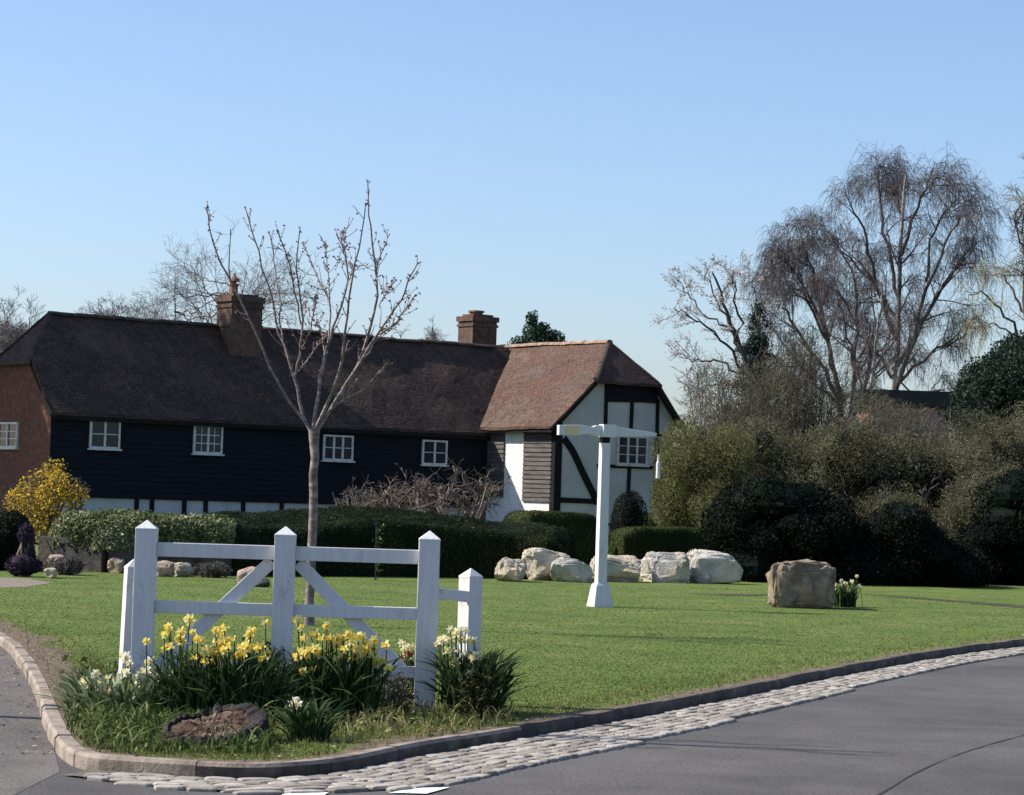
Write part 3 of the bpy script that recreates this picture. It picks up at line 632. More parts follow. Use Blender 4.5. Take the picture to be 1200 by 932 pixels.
# verge of dry soil behind the kerb
vw = np.array([0.16 + 0.13 * mnoise.noise(Vector((p[0] * 1.3, p[1] * 1.3, 5))) + 0.07 * mnoise.noise(Vector((p[0] * 7, p[1] * 7, 9))) for p in KC])
vw = np.where(np.arange(len(KC)) < iL + 8, vw * 1.9, vw)[:, None]
V, Fq = strip(inner - KN * np.maximum(vw, 0.04), inner, 0.004, 0.008); solo('soil_verge', MB().add(V, Fq), M['soil'], (KC[0][0], KC[0][1], 0), kind='structure')
# gravel path at the far left
solo('path', quad_sheet([(-140, 680), (-20, 676), (30, 678), (62, 683), (30, 688), (-30, 690), (-140, 694)], 0.004), M['gravel'], G(0, 683), kind='structure')
# rut across the lawn: flat strips whose dark colour stands for its shade
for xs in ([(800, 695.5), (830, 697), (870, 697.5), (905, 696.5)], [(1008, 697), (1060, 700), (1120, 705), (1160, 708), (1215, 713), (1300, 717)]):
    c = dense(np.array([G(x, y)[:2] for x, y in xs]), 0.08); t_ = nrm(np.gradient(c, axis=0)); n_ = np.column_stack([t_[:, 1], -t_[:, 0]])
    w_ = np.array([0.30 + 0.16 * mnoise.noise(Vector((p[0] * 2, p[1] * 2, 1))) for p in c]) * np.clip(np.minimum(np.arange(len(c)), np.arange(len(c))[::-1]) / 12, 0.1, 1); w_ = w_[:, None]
    V, Fq = strip(c - n_ * w_, c + n_ * w_, 0.004, 0.004); solo('rut_shade_strip', MB().add(V, Fq), pmat('rut_shade', [(0.3, (0.02, 0.022, 0.01)), (0.7, (0.06, 0.055, 0.025))], 6, 6, 0.95), (c[0][0], c[0][1], 0), kind='structure')

# grass blades
def in_poly(p, poly):
    poly = np.asarray(poly); x, y = p[:, 0], p[:, 1]; c = np.zeros(len(p), bool); j = len(poly) - 1
    for i in range(len(poly)):
        xi, yi = poly[i]; xj, yj = poly[j]
        if yi != yj: c ^= ((yi > y) != (yj > y)) & (x < (xj - xi) * (y - yi) / (yj - yi) + xi)
        j = i
    return c
def grass(n, dmin, dmax, power, hgt, wid, name, mat, poly, keep=None):
    u = RNG.uniform(size=n); d = (dmin ** (1 - power) + u * (dmax ** (1 - power) - dmin ** (1 - power))) ** (1 / (1 - power))
    x = RNG.uniform(-0.27, 0.27, n) * d; p = np.column_stack([x, d]); p = p[in_poly(p, poly)]
    if keep is not None: p = p[keep(p)]
    n = len(p); h = hgt * RNG.uniform(0.5, 1.4, n) ; a = RNG.uniform(0, 2 * math.pi, n); w = wid * (1 + p[:, 1] / 40)
    lum = np.array([mnoise.noise(Vector((q[0] * 0.9, q[1] * 0.9, 3))) for q in p]); h = h * (1 + 0.5 * lum)
    dx = np.column_stack([np.cos(a), np.sin(a)]) * w[:, None] / 2; lean = RNG.normal(size=(n, 2)) * h[:, None] * 0.45
    z0 = np.zeros((n, 1)); V = np.stack([np.hstack([p - dx, z0]), np.hstack([p + dx, z0]), np.hstack([p + lean, h[:, None]])], 1).reshape(-1, 3)
    mb = MB().add(V, np.arange(3 * n).reshape(-1, 3), np.repeat(np.clip(0.5 + 0.35 * lum + RNG.normal(size=n) * 0.13, 0, 1), 3))
    return solo(name, mb, M[mat], (0, dmin, 0), kind='stuff')
kd = KC[::4]
def dist_kerb(p): return np.min(np.linalg.norm(p[:, None] - kd[None], axis=2), axis=1) if len(p) < 4000 else np.concatenate([dist_kerb(q) for q in np.array_split(p, len(p) // 3000 + 1)])
lp_arr = np.array(lawn_poly)
grass(300000, 14.5, 46, 2.2, 0.007, 0.010, 'grass', 'grass', lp_arr, lambda p: dist_kerb(p) > 0.16 + 0.34 * RNG.uniform(size=len(p)) ** 1.5)
grass(60000, 14.5, 40, 1.8, 0.035, 0.006, 'dry_grass', 'drygrass', lp_arr, lambda p: (dist_kerb(p) < 0.75) & (dist_kerb(p) > 0.11 + 0.1 * RNG.uniform(size=len(p))))
#@@HOUSE
# ------------------------------------------------------------------ the house
A = R(37); C0 = P(60, 482, 77.7); HB = (C0[0], C0[1], 0.0)
house = thing('timber_framed_house', 'long black-boarded tiled house with white half-timbered cross wing behind the hedges', 'house', HB, A)
HI = np.array(WM[house.name].inverted())
def hl(px, py, axis, val):
    """photo pixel -> house-local point on the plane local[axis] = val"""
    o = HI[:3, :3] @ EYE + HI[:3, 3]; d = HI[:3, :3] @ ray(px, py); t = (val - o[axis]) / d[axis]
    return o + d * t
LEN, DEP, EAVE, RIDGE = hl(572, 510, 1, 0)[0], 5.2, 3.55, 6.72
WP = -hl(650, 540, 0, LEN)[1]; WW, WEAVE, WRIDGE = 5.1, 3.85, 6.78; WU = 2.95; WB = 6.0
print('house LEN', LEN, 'WP', WP)
def hpart(name, mb, mat, uv=False, parent=None, smooth=False, label=None): return part(name, mb, M[mat] if isinstance(mat, str) else mat, parent or house, local=True, uv=uv, smooth=smooth, label=label)
# walls
mb = MB(); mb.box((LEN / 2, 0.12, 0.5), (LEN - 0.3, 0.2, 1.24)); hpart('plinth', mb, 'plaster', label='low white rendered plinth')
mb = MB()                                                                    # lapped boards
z = 1.12; bh = 0.165
while z < EAVE + 0.05:
    t = 0.0; x0 = 0.02; z1 = min(z + bh + 0.02, EAVE + 0.15)
    V = [(x0, -0.035, z), (LEN, -0.035, z), (LEN, -0.006, z1), (x0, -0.006, z1), (x0, 0.06, z), (LEN, 0.06, z)]
    mb.add(V, [[0, 1, 2, 3], [4, 5, 1, 0]]); z += bh
mb.box((LEN / 2, 0.12, (1.12 + EAVE) / 2 + 0.1), (LEN - 0.04, 0.18, EAVE - 1.08))
hpart('weatherboarding', mb, 'blackboard', label='black tarred weatherboarding')
mb = MB()                                                                    # studs through the white plinth
for px in (160, 178, 216, 241, 285, 330, 420, 470): 
    q = hl(px, 590, 1, 0); mb.box((q[0], 0.0, 0.55), (0.14, 0.07, 1.10))
mb.box((LEN / 2, -0.01, 1.09), (LEN - 0.1, 0.10, 0.07)); hpart('sill_beam', mb, 'timber')
# brick end (its gable top is cut by the half hip)
pitch = (RIDGE - EAVE) / (DEP / 2); HZ = 5.15; HY = (HZ - EAVE) / pitch
mb = MB(); pr = [(0, 0), (0, EAVE), (HY, HZ), (DEP - HY, HZ), (DEP, EAVE), (DEP, 0)]
mb.loft([np.array([(0.0, y, z) for y, z in pr]), np.array([(0.25, y, z) for y, z in pr])]); hpart('brick_end_wall', mb, 'brick', uv=True, label='red brick end wall')
mb = MB(); mb.box((LEN / 2, DEP - 0.1, EAVE / 2), (LEN - 0.5, 0.2, EAVE)); hpart('rear_wall', mb, 'brick', uv=True)
# roofs: rows of points, sagging a little
def roof_grid(rows, nu, thick=0.09, sag=0.04, seed=0):
    """rows: list of (pL, pR); returns a slab"""
    nv = len(rows); top = np.empty((nv, nu, 3))
    for i, (a, b) in enumerate(rows):
        for j in range(nu):
            q = np.asarray(a, float) + (np.asarray(b, float) - np.asarray(a, float)) * j / (nu - 1)
            q[2] += sag * (mnoise.noise(Vector((q[0] * 0.45 + seed, q[1] * 0.45, 3))) + 0.4 * mnoise.noise(Vector((q[0] * 1.7 + seed, q[1] * 1.7, i * 0.3))))
            top[i, j] = q
    mb = MB(); idx = np.arange(nv * nu).reshape(nv, nu); Fq = np.stack([idx[:-1, :-1], idx[:-1, 1:], idx[1:, 1:], idx[1:, :-1]], -1).reshape(-1, 4)
    nrm_ = np.cross(top[0, -1] - top[0, 0], top[-1, 0] - top[0, 0]); 
    if nrm_[2] < 0: Fq = Fq[:, ::-1]
    mb.add(top.reshape(-1, 3), Fq)
    low = top.copy(); low[..., 2] -= thick; mb.add(low.reshape(-1, 3), Fq[:, ::-1])
    edge = list(idx[0]) + list(idx[1:, -1]) + list(idx[-1, ::-1][1:]) + list(idx[::-1, 0][1:-1]); ne = len(edge)
    Ve = np.vstack([top.reshape(-1, 3)[edge], low.reshape(-1, 3)[edge]]); mb.add(Ve, [[i, (i + 1) % ne, ne + (i + 1) % ne, ne + i] for i in range(ne)])
    return mb
def lerp(a, b, t): return np.asarray(a, float) * (1 - t) + np.asarray(b, float) * t
OV = 0.22; eo = EAVE + 0.06; HQ = 1.1; rx = LEN + 2.8
vv = np.linspace(0, 1, 15); rows = []
for v in vv:
    y = -OV + (DEP / 2 + OV) * v; z = eo + (RIDGE + 0.1 - eo) * v
    zh = HZ + 0.1; xl = -0.12 if z < zh else -0.12 + (HQ + 0.12) * (z - zh) / (RIDGE + 0.1 - zh)
    rows.append(((xl, y, z), (LEN + 0.4 + max(0, y + 0.0) * 0.9, y, z)))
front_roof = roof_grid(rows, 60, 0.1, 0.07); 
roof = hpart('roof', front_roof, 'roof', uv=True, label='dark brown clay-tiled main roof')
rows = []
for v in vv:
    y = DEP + OV - (DEP / 2 + OV) * v; z = eo + (RIDGE + 0.1 - eo) * v
    zh = HZ + 0.1; xl = -0.12 if z < zh else -0.12 + (HQ + 0.12) * (z - zh) / (RIDGE + 0.1 - zh)
    rows.append(((xl, y, z), (LEN + 0.4 + max(0, DEP - y) * 0.9, y, z)))
hpart('rear_roof', roof_grid(rows, 40, 0.1, 0.05), 'roof', uv=True)
rows = []
for v in np.linspace(0, 1, 8):
    z = HZ + 0.02 + (RIDGE + 0.1 - HZ - 0.02) * v; hw = (DEP / 2 - HY + 0.12) * (1 - v) + 0.02
    rows.append(((-0.18 + (HQ + 0.18) * v, DEP / 2 + hw, z), (-0.18 + (HQ + 0.18) * v, DEP / 2 - hw, z)))
hpart('hip_roof', roof_grid(rows, 14, 0.08, 0.02), 'roof', uv=True, label='tiled half hip over the brick end wall')
mb = MB()
def ridge_tiles(mb, a, b, r=0.13, step=0.33):
    a = np.asarray(a, float); b = np.asarray(b, float); L = np.linalg.norm(b - a); n = int(L / step); d = (b - a) / L; side = nrm(np.cross(d, (0, 0, 1)))
    for i in range(n):
        p = a + d * step * i; q = a + d * (step * (i + 1) - 0.015); dz = 0.05 * mnoise.noise(Vector((p[0] * 0.45, p[1] * 0.45, 3))) + RNG.normal() * 0.008
        rings = [np.array([c + side * r * math.cos(t) + np.array([0, 0, 1]) * (r * 0.8 * math.sin(t) - 0.05 + dz) for t in np.linspace(0, math.pi, 7)]) for c in (p, q)]
        mb.loft(rings)
ridge_tiles(mb, (HQ, DEP / 2, RIDGE + 0.1), (LEN + 2.2, DEP / 2, RIDGE + 0.1)); ridge_tiles(mb, (-0.12, HY, HZ + 0.1), (HQ, DEP / 2, RIDGE + 0.1), 0.1); ridge_tiles(mb, (-0.12, DEP - HY, HZ + 0.1), (HQ, DEP / 2, RIDGE + 0.1), 0.1)
hpart('ridge', mb, 'darkridge')
mb = MB(); mb.bar((0, -OV + 0.02, eo - 0.14), (LEN + 0.1, -OV + 0.02, eo - 0.14), 0.05, 0.14); hpart('fascia', mb, 'timber')
mb = MB()                                                                     # verge boards of the brick end
mb.bar((-0.1, -OV, eo - 0.08), (-0.1, HY, HZ + 0.0), 0.04, 0.16); hpart('verge_board', mb, 'timber'); mb = MB(); mb.bar((-0.1, DEP + OV, eo - 0.08), (-0.1, DEP - HY, HZ + 0.0), 0.04, 0.16); hpart('verge_board', mb, 'timber')
# wing
wx0, wx1, wf = LEN, LEN + WW, -WP
mb = MB()                                                                     # gable wall plaster with half-hip cut
wpL = (WRIDGE - WEAVE) / (WU + 0.25); WHZ = 5.42; hl_u = -0.25 + (WHZ - WEAVE) / wpL; wER = 4.05; wpR = (WRIDGE - wER) / (WW + 0.25 - WU); hr_u = WU + (WRIDGE - WHZ) / wpR
def zL(u): return WEAVE + (u + 0.25) * wpL
def zR(u): return WRIDGE - (u - WU) * wpR
pr = [(0, 0), (0, zL(0) - 0.05), (hl_u, WHZ - 0.05), (hr_u, WHZ - 0.05), (WW, zR(WW) - 0.05), (WW, 0)]
mb.loft([np.array([(wx0 + u, wf, z) for u, z in pr]), np.array([(wx0 + u, wf + 0.2, z) for u, z in pr])]); hpart('gable_wall', mb, 'plaster', label='white plastered gable wall of the cross wing')
mb = MB(); mb.box((wx1 - 0.1, (wf + WB) / 2 + 0.1, zR(WW) / 2 - 0.05), (0.2, WB - wf - 0.2, zR(WW) - 0.1)); mb.box((wx0 + WW / 2, WB - 0.1, 1.9), (WW - 0.4, 0.2, 3.8)); hpart('side_wall', mb, 'plaster')
# wing left side: lower white render, white pier, weatherboarded panels
side_y = lambda px, py: hl(px, py, 0, wx0)
yA = side_y(591, 550)[1]; yB = side_y(614, 550)[1]; zlow = side_y(632, 588)[2]; zl2 = side_y(580, 605)[2]
mb = MB(); mb.box((wx0 + 0.1, (wf + 0.0) / 2, (WEAVE - 0.1) / 2), (0.2, WP - 0.02, WEAVE - 0.1)); hpart('rendered_side_wall', mb, 'render', label='lumpy white rendered side wall of the wing')
def boards(mb, y0, y1, z0, z1, x, bh=0.15):
    z = z0
    while z < z1 - 0.02:
        zt = min(z + bh + 0.015, z1); xo = RNG.uniform(-0.006, 0.006)
        V = [(x - 0.05 + xo, y0, z), (x - 0.05 + xo, y1, z), (x - 0.012, y1, zt), (x - 0.012, y0, zt), (x + 0.02, y0, z), (x + 0.02, y1, z)]
        mb.add(V, [[0, 3, 2, 1], [4, 0, 1, 5]]); mb.add([V[0], V[3], (x + 0.02, y0, zt), V[4]], [[0, 1, 2, 3]]); mb.add([V[1], V[2], (x + 0.02, y1, zt), V[5]], [[0, 3, 2, 1]]); z += bh
mb = MB(); boards(mb, wf + 0.12, yB, zlow, WEAVE - 0.1, wx0 - 0.02); hpart('side_weatherboarding', mb, 'greyboard', label='weathered brown boards beside the white pier')
mb = MB(); boards(mb, yA, -0.05, zlow + 0.1, WEAVE - 0.1, wx0 - 0.02); hpart('side_weatherboarding', mb, 'greyboard', label='narrow strip of dark boards against the main range')
# timbers on the gable
g = lambda px, py: hl(px, py, 1, wf - 0.03)
mb = MB(); yy = wf - 0.02
def tbar(a, b, w, d=0.06): 
    a = np.array(a); b = np.array(b); mb.bar((a[0], yy, a[2]), (b[0], yy, b[2]), w, d, ref=(0, 1, 0))
mb.box((wx0 + 0.10, wf + 0.05, (zL(0) - 0.1) / 2), (0.30, 0.24, zL(0) - 0.1))                # corner post
tbar(g(711, 447), g(707, 605), 0.13); tbar(g(741, 470), g(735, 612), 0.13)
tbar(g(712, 469), g(770, 470), 0.12)
tbar(g(656, 586), g(702, 588), 0.17); tbar(g(700, 546), g(785, 549), 0.11);
tbar(g(771, 468), g(768, 612), 0.13); tbar(g(662, 614), g(785, 616), 0.1)
br = resample([g(661, 514), g(672, 530), g(684, 556), g(700, 588)], 9)
for i in range(8): tbar(br[i], br[i + 1] + (br[i + 1] - br[i]) * 0.15, 0.24 if i < 7 else 0.26, 0.052 + 0.002 * i)
hpart('timber_frame', mb, 'timber', label='black timbers and curved brace of the gable')
bandz0, bandz1 = g(740, 471)[2], WHZ - 0.02; mb = MB(); mb.box(((g(711, 460)[0] + g(770, 460)[0]) / 2, wf - 0.03, (bandz0 + bandz1) / 2), (g(770, 460)[0] - g(711, 460)[0], 0.07, bandz1 - bandz0)); hpart('gable_board', mb, 'blackboard', label='black board under the half hip')
# wing roofs
rows = []; rb = WB + 0.2; GO = 0.28
for v in vv:
    u = -0.25 + (WU + 0.25) * v - 0.0; z = WEAVE + 0.1 + (WRIDGE - WEAVE) * v; u -= 0.12 * (1 - v); z -= 0.1 * (1 - v)
    zh = WHZ + 0.1; yf = wf - GO if z < zh else wf - GO + (1.25) * (z - zh) / (WRIDGE + 0.1 - zh)
    rows.append(((wx0 + u, rb, z), (wx0 + u, yf, z)))
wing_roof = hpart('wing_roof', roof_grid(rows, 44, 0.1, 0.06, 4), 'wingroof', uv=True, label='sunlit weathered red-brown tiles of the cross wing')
rows = []
for v in vv:
    u = WU + (WW + 0.25 - WU) * (1 - v) + 0.1 * (1 - v); z = WRIDGE + 0.1 - (WRIDGE - wER) * (1 - v) - 0.1 * (1 - v)
    zh = WHZ + 0.1; yf = wf - GO if z < zh else wf - GO + 1.25 * (z - zh) / (WRIDGE + 0.1 - zh)
    rows.append(((wx0 + u, yf, z), (wx0 + u, rb, z)))
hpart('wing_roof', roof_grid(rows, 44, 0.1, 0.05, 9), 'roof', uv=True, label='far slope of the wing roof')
rows = []
for v in np.linspace(0, 1, 9):
    z = WHZ + 0.02 + (WRIDGE + 0.1 - WHZ) * v; a = (hl_u - 0.12) * (1 - v) + WU * v; b = (hr_u + 0.12) * (1 - v) + WU * v; yf = wf - GO - 0.06 + 1.3 * v
    rows.append(((wx0 + a, yf, z), (wx0 + b + 0.01, yf, z)))
hpart('hip_roof', roof_grid(rows, 14, 0.09, 0.03, 2), 'roof', uv=True, label='dark tiled half hip of the gable')
mb = MB(); rz_ = WRIDGE + 0.1; ridge_tiles(mb, (wx0 + WU, wf - GO + 1.2, rz_), (wx0 + WU, rb, rz_), 0.14); hpart('wing_ridge', mb, 'ridge', label='pale mortared ridge tiles')
mb = MB(); ridge_tiles(mb, (wx0 + hl_u - 0.05, wf - GO, WHZ + 0.1), (wx0 + WU, wf - GO + 1.25, rz_), 0.11); ridge_tiles(mb, (wx0 + hr_u + 0.05, wf - GO, WHZ + 0.1), (wx0 + WU, wf - GO + 1.25, rz_), 0.11); hpart('hip_ridge', mb, 'darkridge')
mb = MB(); mb.bar((wx0 - 0.36, wf - GO + 0.03, WEAVE - 0.12), (wx0 + hl_u, wf - GO + 0.03, WHZ - 0.02), 0.05, 0.18); hpart('verge_board', mb, 'timber'); mb = MB(); mb.bar((wx0 + WW + 0.34, wf - GO + 0.03, wER - 0.16), (wx0 + hr_u, wf - GO + 0.03, WHZ - 0.02), 0.05, 0.2); hpart('verge_board', mb, 'timber')
mb = MB(); mb.bar((wx0 - 0.3, wf - 0.2, WEAVE - 0.13), (wx0 - 0.3, 0.0, WEAVE - 0.13), 0.05, 0.14); hpart('fascia', mb, 'timber')
# chimneys
def stack(cx, cy, z0, z1, w, d, mat, label, shoulder=None):
    mb = MB(); mb.box((cx, cy, (z0 + z1) / 2), (w, d, z1 - z0)); mb.box((cx, cy, z1 - 0.32), (w + 0.08, d + 0.08, 0.09)); mb.box((cx, cy, z1 - 0.08), (w + 0.12, d + 0.12, 0.18)); mb.box((cx, cy, z1 + 0.04), (w - 0.2, d - 0.2, 0.1))
    if shoulder: mb.box((cx, cy, shoulder), (w + 0.06, d + 0.06, 0.08))
    return hpart('chimney', mb, mat, uv=True, label=label)
q = hl(281, 380, 1, 1.4); qa = hl(270, 380, 1, 1.75); qb = hl(308, 380, 1, 1.75); cw = qb[0] - qa[0]; ccx = (qa[0] + qb[0]) / 2; ctop = hl(288, 347, 1, 1.4)[2]
ch = stack(ccx, 2.22, 4.8, ctop, cw - 0.06, 0.95, 'chimbrick', 'broad brick stack rising through the front slope', ctop - 0.95)
def lathe(mb, c, prof, n=12):
    mb.loft([np.array([(c[0] + r * math.cos(t), c[1] + r * math.sin(t), c[2] + z) for t in np.linspace(0, 2 * math.pi, n + 1)[:-1]]) for r, z in prof]); return mb
mb = MB(); lathe(mb, (ccx - 0.25, 2.22, ctop), [(0.17, 0), (0.14, 0.12), (0.13, 0.35), (0.17, 0.38), (0.17, 0.43), (0.07, 0.44), (0.07, 0.5), (0.2, 0.52), (0.16, 0.6), (0.05, 0.7), (0.02, 0.8)]); hpart('chimney_pot', mb, 'terracotta', parent=ch)
qa = hl(536, 385, 1, 4.4); qb = hl(575, 385, 1, 4.4); ctop2 = hl(556, 372, 1, 4.4)[2]; c2w = (qb[0] - qa[0]); cc2 = (qa[0] + qb[0]) / 2
ch2 = stack(cc2 + 0.08, 4.3, 4.0, ctop2, c2w * 0.72, 0.9, 'chimbrick', 'short brick double stack behind the ridge')
mb = MB(); lathe(mb, (cc2, 4.3, ctop2 + 0.05), [(0.26, 0), (0.24, 0.1), (0.3, 0.12), (0.3, 0.18), (0.2, 0.19)], 8); hpart('chimney_pot', mb, 'terracotta', parent=ch2)
# windows
def window(o, ux, nrmv, w, h, lights, rows, name='window', label=None, vbar=False):
    """o = bottom-left corner on the wall (local), ux along the wall, nrmv outwards"""
    o = np.asarray(o, float); ux = np.asarray(ux, float); n = np.asarray(nrmv, float); up = np.array([0, 0, 1.0]); mb = MB()
    def b(u0, u1, z0, z1, d0, d1):
        c = o + ux * (u0 + u1) / 2 + up * (z0 + z1) / 2 + n * (d0 + d1) / 2; mb.box(c, (u1 - u0, d1 - d0, z1 - z0), np.stack([ux, n, up], 1))
    f = 0.062
    b(0, w, 0, f, 0, 0.075); b(0, w, h - f, h, 0, 0.075); b(0, f, f, h - f, 0, 0.07); b(w - f, w, f, h - f, 0, 0.07); b(-0.05, w + 0.05, -0.05, 0.0, 0, 0.12)
    lw = (w - 2 * f) / lights
    for i in range(1, lights): b(f + i * lw - 0.035, f + i * lw + 0.035, f, h - f, 0, 0.065)
    for i in range(lights):
        c = f + (i + 0.5) * lw
        if vbar: b(c - 0.011, c + 0.011, f, h - f, 0.01, 0.045)
        for r_ in range(1, rows):
            zz = f + (h - 2 * f) * r_ / rows; b(f + i * lw + 0.03, f + (i + 1) * lw - 0.03, zz - 0.014, zz + 0.014, 0.01, 0.042)
    wdw = hpart(name, mb, 'oldwhite', label=label)
    pm = MB(); c = o + ux * w / 2 + up * h / 2 + n * 0.02; pm.box(c, (w - 0.1, 0.012, h - 0.1), np.stack([ux, n, up], 1)); hpart('pane', pm, 'glass', parent=wdw)
    return wdw
def front_window(x0, x1, yt, yb, lights, rows, label=None, vbar=False):
    a = hl(x0, (yt + yb) / 2, 1, -0.04); b = hl(x1, (yt + yb) / 2, 1, -0.04); xm = (x0 + x1) / 2
    zt = hl(xm, yt, 1, -0.04)[2]; zb = hl(xm, yb, 1, -0.04)[2]
    window((a[0], -0.04, zb), (1, 0, 0), (0, -1, 0), b[0] - a[0], zt - zb, lights, rows, label=label, vbar=vbar)
front_window(104.5, 140, 492, 526, 2, 2); front_window(226, 260, 498, 532, 2, 3, vbar=True); front_window(378, 413, 510, 540, 3, 2); front_window(494, 523, 516, 545, 2, 2)
a = hl(-12, 510, 0, 0); b = hl(22, 508, 0, 0); zt = hl(10, 495, 0, 0)[2]; zb = hl(10, 525, 0, 0)[2]
window((-0.0, a[1], zb), (0, -1, 0), (-1, 0, 0), a[1] - b[1], zt - zb, 3, 3)
a = hl(722, 530, 1, wf); b = hl(757, 530, 1, wf); zt = hl(738, 511, 1, wf)[2]; zb = hl(738, 545, 1, wf)[2]
window((a[0], wf - 0.03, zb), (1, 0, 0), (0, -1, 0), b[0] - a[0], zt - zb, 3, 3, label='small-paned window of the gable')
#@@OBJECTS
# ------------------------------------------------------------------ white ornamental gate
gR = G(497, 832); sc = FPX / gR[1]; gy = R(3.0); gx = np.array([math.cos(gy), math.sin(gy), 0]); gn = np.array([math.sin(gy), -math.cos(gy), 0]); up = np.array([0, 0, 1.0])
glen = 329 / sc; gate = thing('ornamental_gate', 'white painted timber double field gate planted round with daffodils', 'gate', gR - gx * glen / 2, gy)
def gp(u, z, d=0.0): return gR + gx * (u - glen) + up * z + gn * d
def post_mb(c, w, h, rot, cap=0.07, lean=(0, 0), z0=-0.1):
    mb = MB(); c = np.asarray(c, float); ca, sa = math.cos(rot), math.sin(rot); h_ = w / 2
    def sq(s, z): return np.array([(c[0] + ca * x * s - sa * y * s + lean[0] * z, c[1] + sa * x * s + ca * y * s + lean[1] * z, c[2] + z) for x, y in ((-h_, -h_), (h_, -h_), (h_, h_), (-h_, h_))])
    mb.loft([sq(1, z0), sq(1, h - cap)], True, True); mb.loft([sq(1.03, h - cap), sq(1.03, h - cap + 0.012), sq(0.05, h)], True, True); return mb
pw = 24.5 / sc
for u in (0, glen * 161 / 329, glen): 
    o = part('post', post_mb(gp(u, 0), pw, 1.275 if u else 1.29, gy), M['white'], gate); bevel(o)
def rail(name, a, b, w, d=0.05, mat='white', off=0.0, label=None):
    mb = MB(); off_ = gn * off; mb.bar(np.asarray(a) + off_, np.asarray(b) + off_, d, w, ref=up); o = part(name, mb, M[mat], gate, label=label); bevel(o, 0.004); return o
um = glen * 161 / 329; e = pw / 2
for a, b in ((e, um - e), (um + e, glen - e)):
    rail('rail', gp(a, 1.085), gp(b, 1.085), 0.10); rail('rail', gp(a, 0.68), gp(b, 0.68), 0.088); rail('rail', gp(a, 0.265), gp(b, 0.265), 0.08, mat='oldwhite')
def brace(u0, z0, u1, z1):
    mb = MB(); a = gp(u0, z0); b = gp(u1, z1); d = nrm(b - a); mb.bar(a, b, 0.045, 0.095, ref=np.cross(d, gn)); mb.v[-1] = mb.v[-1] - gn * 0.035; o = part('brace', mb, M['white'], gate); bevel(o, 0.004)
brace(um - e - 0.02, 1.02, um - e - 0.77, 0.28); brace(um + e + 0.02, 1.02, um + e + 0.78, 0.28)
# end post on the right with its short rail
rp = P(552, 668, gR[1] + 0.55); rp = np.array([rp[0], rp[1], 0.0]); rh = P(552, 666, rp[1])[2]
o = part('end_post', post_mb(rp, 0.125, rh, gy + R(38)), M['white'], gate); bevel(o)
mb = MB(); mb.bar(gp(glen + e * 0.6, 0.83, -0.03), np.array([rp[0] - 0.02, rp[1] - 0.075, P(548, 699, rp[1])[2]]), 0.04, 0.08, ref=up); o = part('short_rail', mb, M['oldwhite'], gate, label='short weathered rail to the end post'); bevel(o, 0.004)
# leaning bollard
bp = P(150, 800, gR[1] + 0.30); bp = np.array([bp[0] - 0.01, bp[1], 0.0]); bhgt = P(151, 655, bp[1])[2]
bol = thing('bollard', 'slim white bollard with a reflector, leaning left of the gate', 'bollard', bp)
o = part('post', post_mb(bp, 0.11, bhgt, R(22), lean=(0.02, 0)), M['white'], bol); bevel(o)
c = P(155, 692, bp[1] - 0.07); ca, sa = math.cos(R(22)), math.sin(R(22))
mb = MB(); fc = bp + np.array([sa, -ca, 0]) * 0.058 + np.array([0.008 * ca + 0.02 * c[2], 0.008 * sa, c[2]]); mb.box(fc, (0.042, 0.012, 0.10), np.array([[ca, -sa, 0], [sa, ca, 0], [0, 0, 1]])); o = part('reflector', mb, M['reflector'], bol); bevel(o, 0.003)

# ------------------------------------------------------------------ village sign shaped as a bat on a post
sg = G(703, 711); SD = sg[1]; SR = R(20); sx = np.array([math.cos(SR), math.sin(SR), 0]); sn_ = np.array([math.sin(SR), -math.cos(SR), 0])
sign = thing('bat_shaped_sign', 'white post carrying a bat-shaped arm on the lawn before the boulders', 'sign', sg, SR)
ps = SD / FPX
def sp_(u, d, z): return sg + sx * u + sn_ * d + up * z
def ring_sq(w, d, z, u=0): return np.array([sp_(u - w, d, z), sp_(u + w, d, z), sp_(u + w, -d, z), sp_(u - w, -d, z)])
ph = 197 * ps
mb = MB(); mb.loft([ring_sq(0.158, 0.158, -0.05), ring_sq(0.145, 0.145, 0.03), ring_sq(0.105, 0.105, 0.30), ring_sq(0.085, 0.085, 0.33)]); o = part('base', mb, M['white'], sign); bevel(o, 0.008)
mb = MB(); mb.loft([ring_sq(0.070, 0.070, 0.325), ring_sq(0.064, 0.064, ph - 0.07)]); o = part('post', mb, M['white'], sign); bevel(o, 0.008)
mb = MB(); mb.loft([ring_sq(0.05, 0.05, ph - 0.08), ring_sq(0.06, 0.06, ph + 0.01)]); part('collar', mb, M['timber'], sign)
hc = P(710, 505, SD); zc = hc[2]; hu = 0.04
mb = MB(); mb.loft([ring_sq(0.105, 0.10, zc - 0.09, hu), ring_sq(0.105, 0.10, zc + 0.09, hu)]); o = part('head_block', mb, M['white'], sign); bevel(o, 0.012)
def arm(name, secs, label=None):
    mb = MB(); rings = [np.array([sp_(u, d, zc + z0), sp_(u, -d, zc + z0), sp_(u, -d, zc + z1), sp_(u, d, zc + z1)]) for u, d, z0, z1 in secs]
    if secs[0][0] > secs[-1][0]: rings = rings[::-1]
    mb.loft(rings); o = part(name, mb, M['white'], sign, label=label); bevel(o, 0.006); return o
hl_ = hu - 0.105; e0 = -0.72
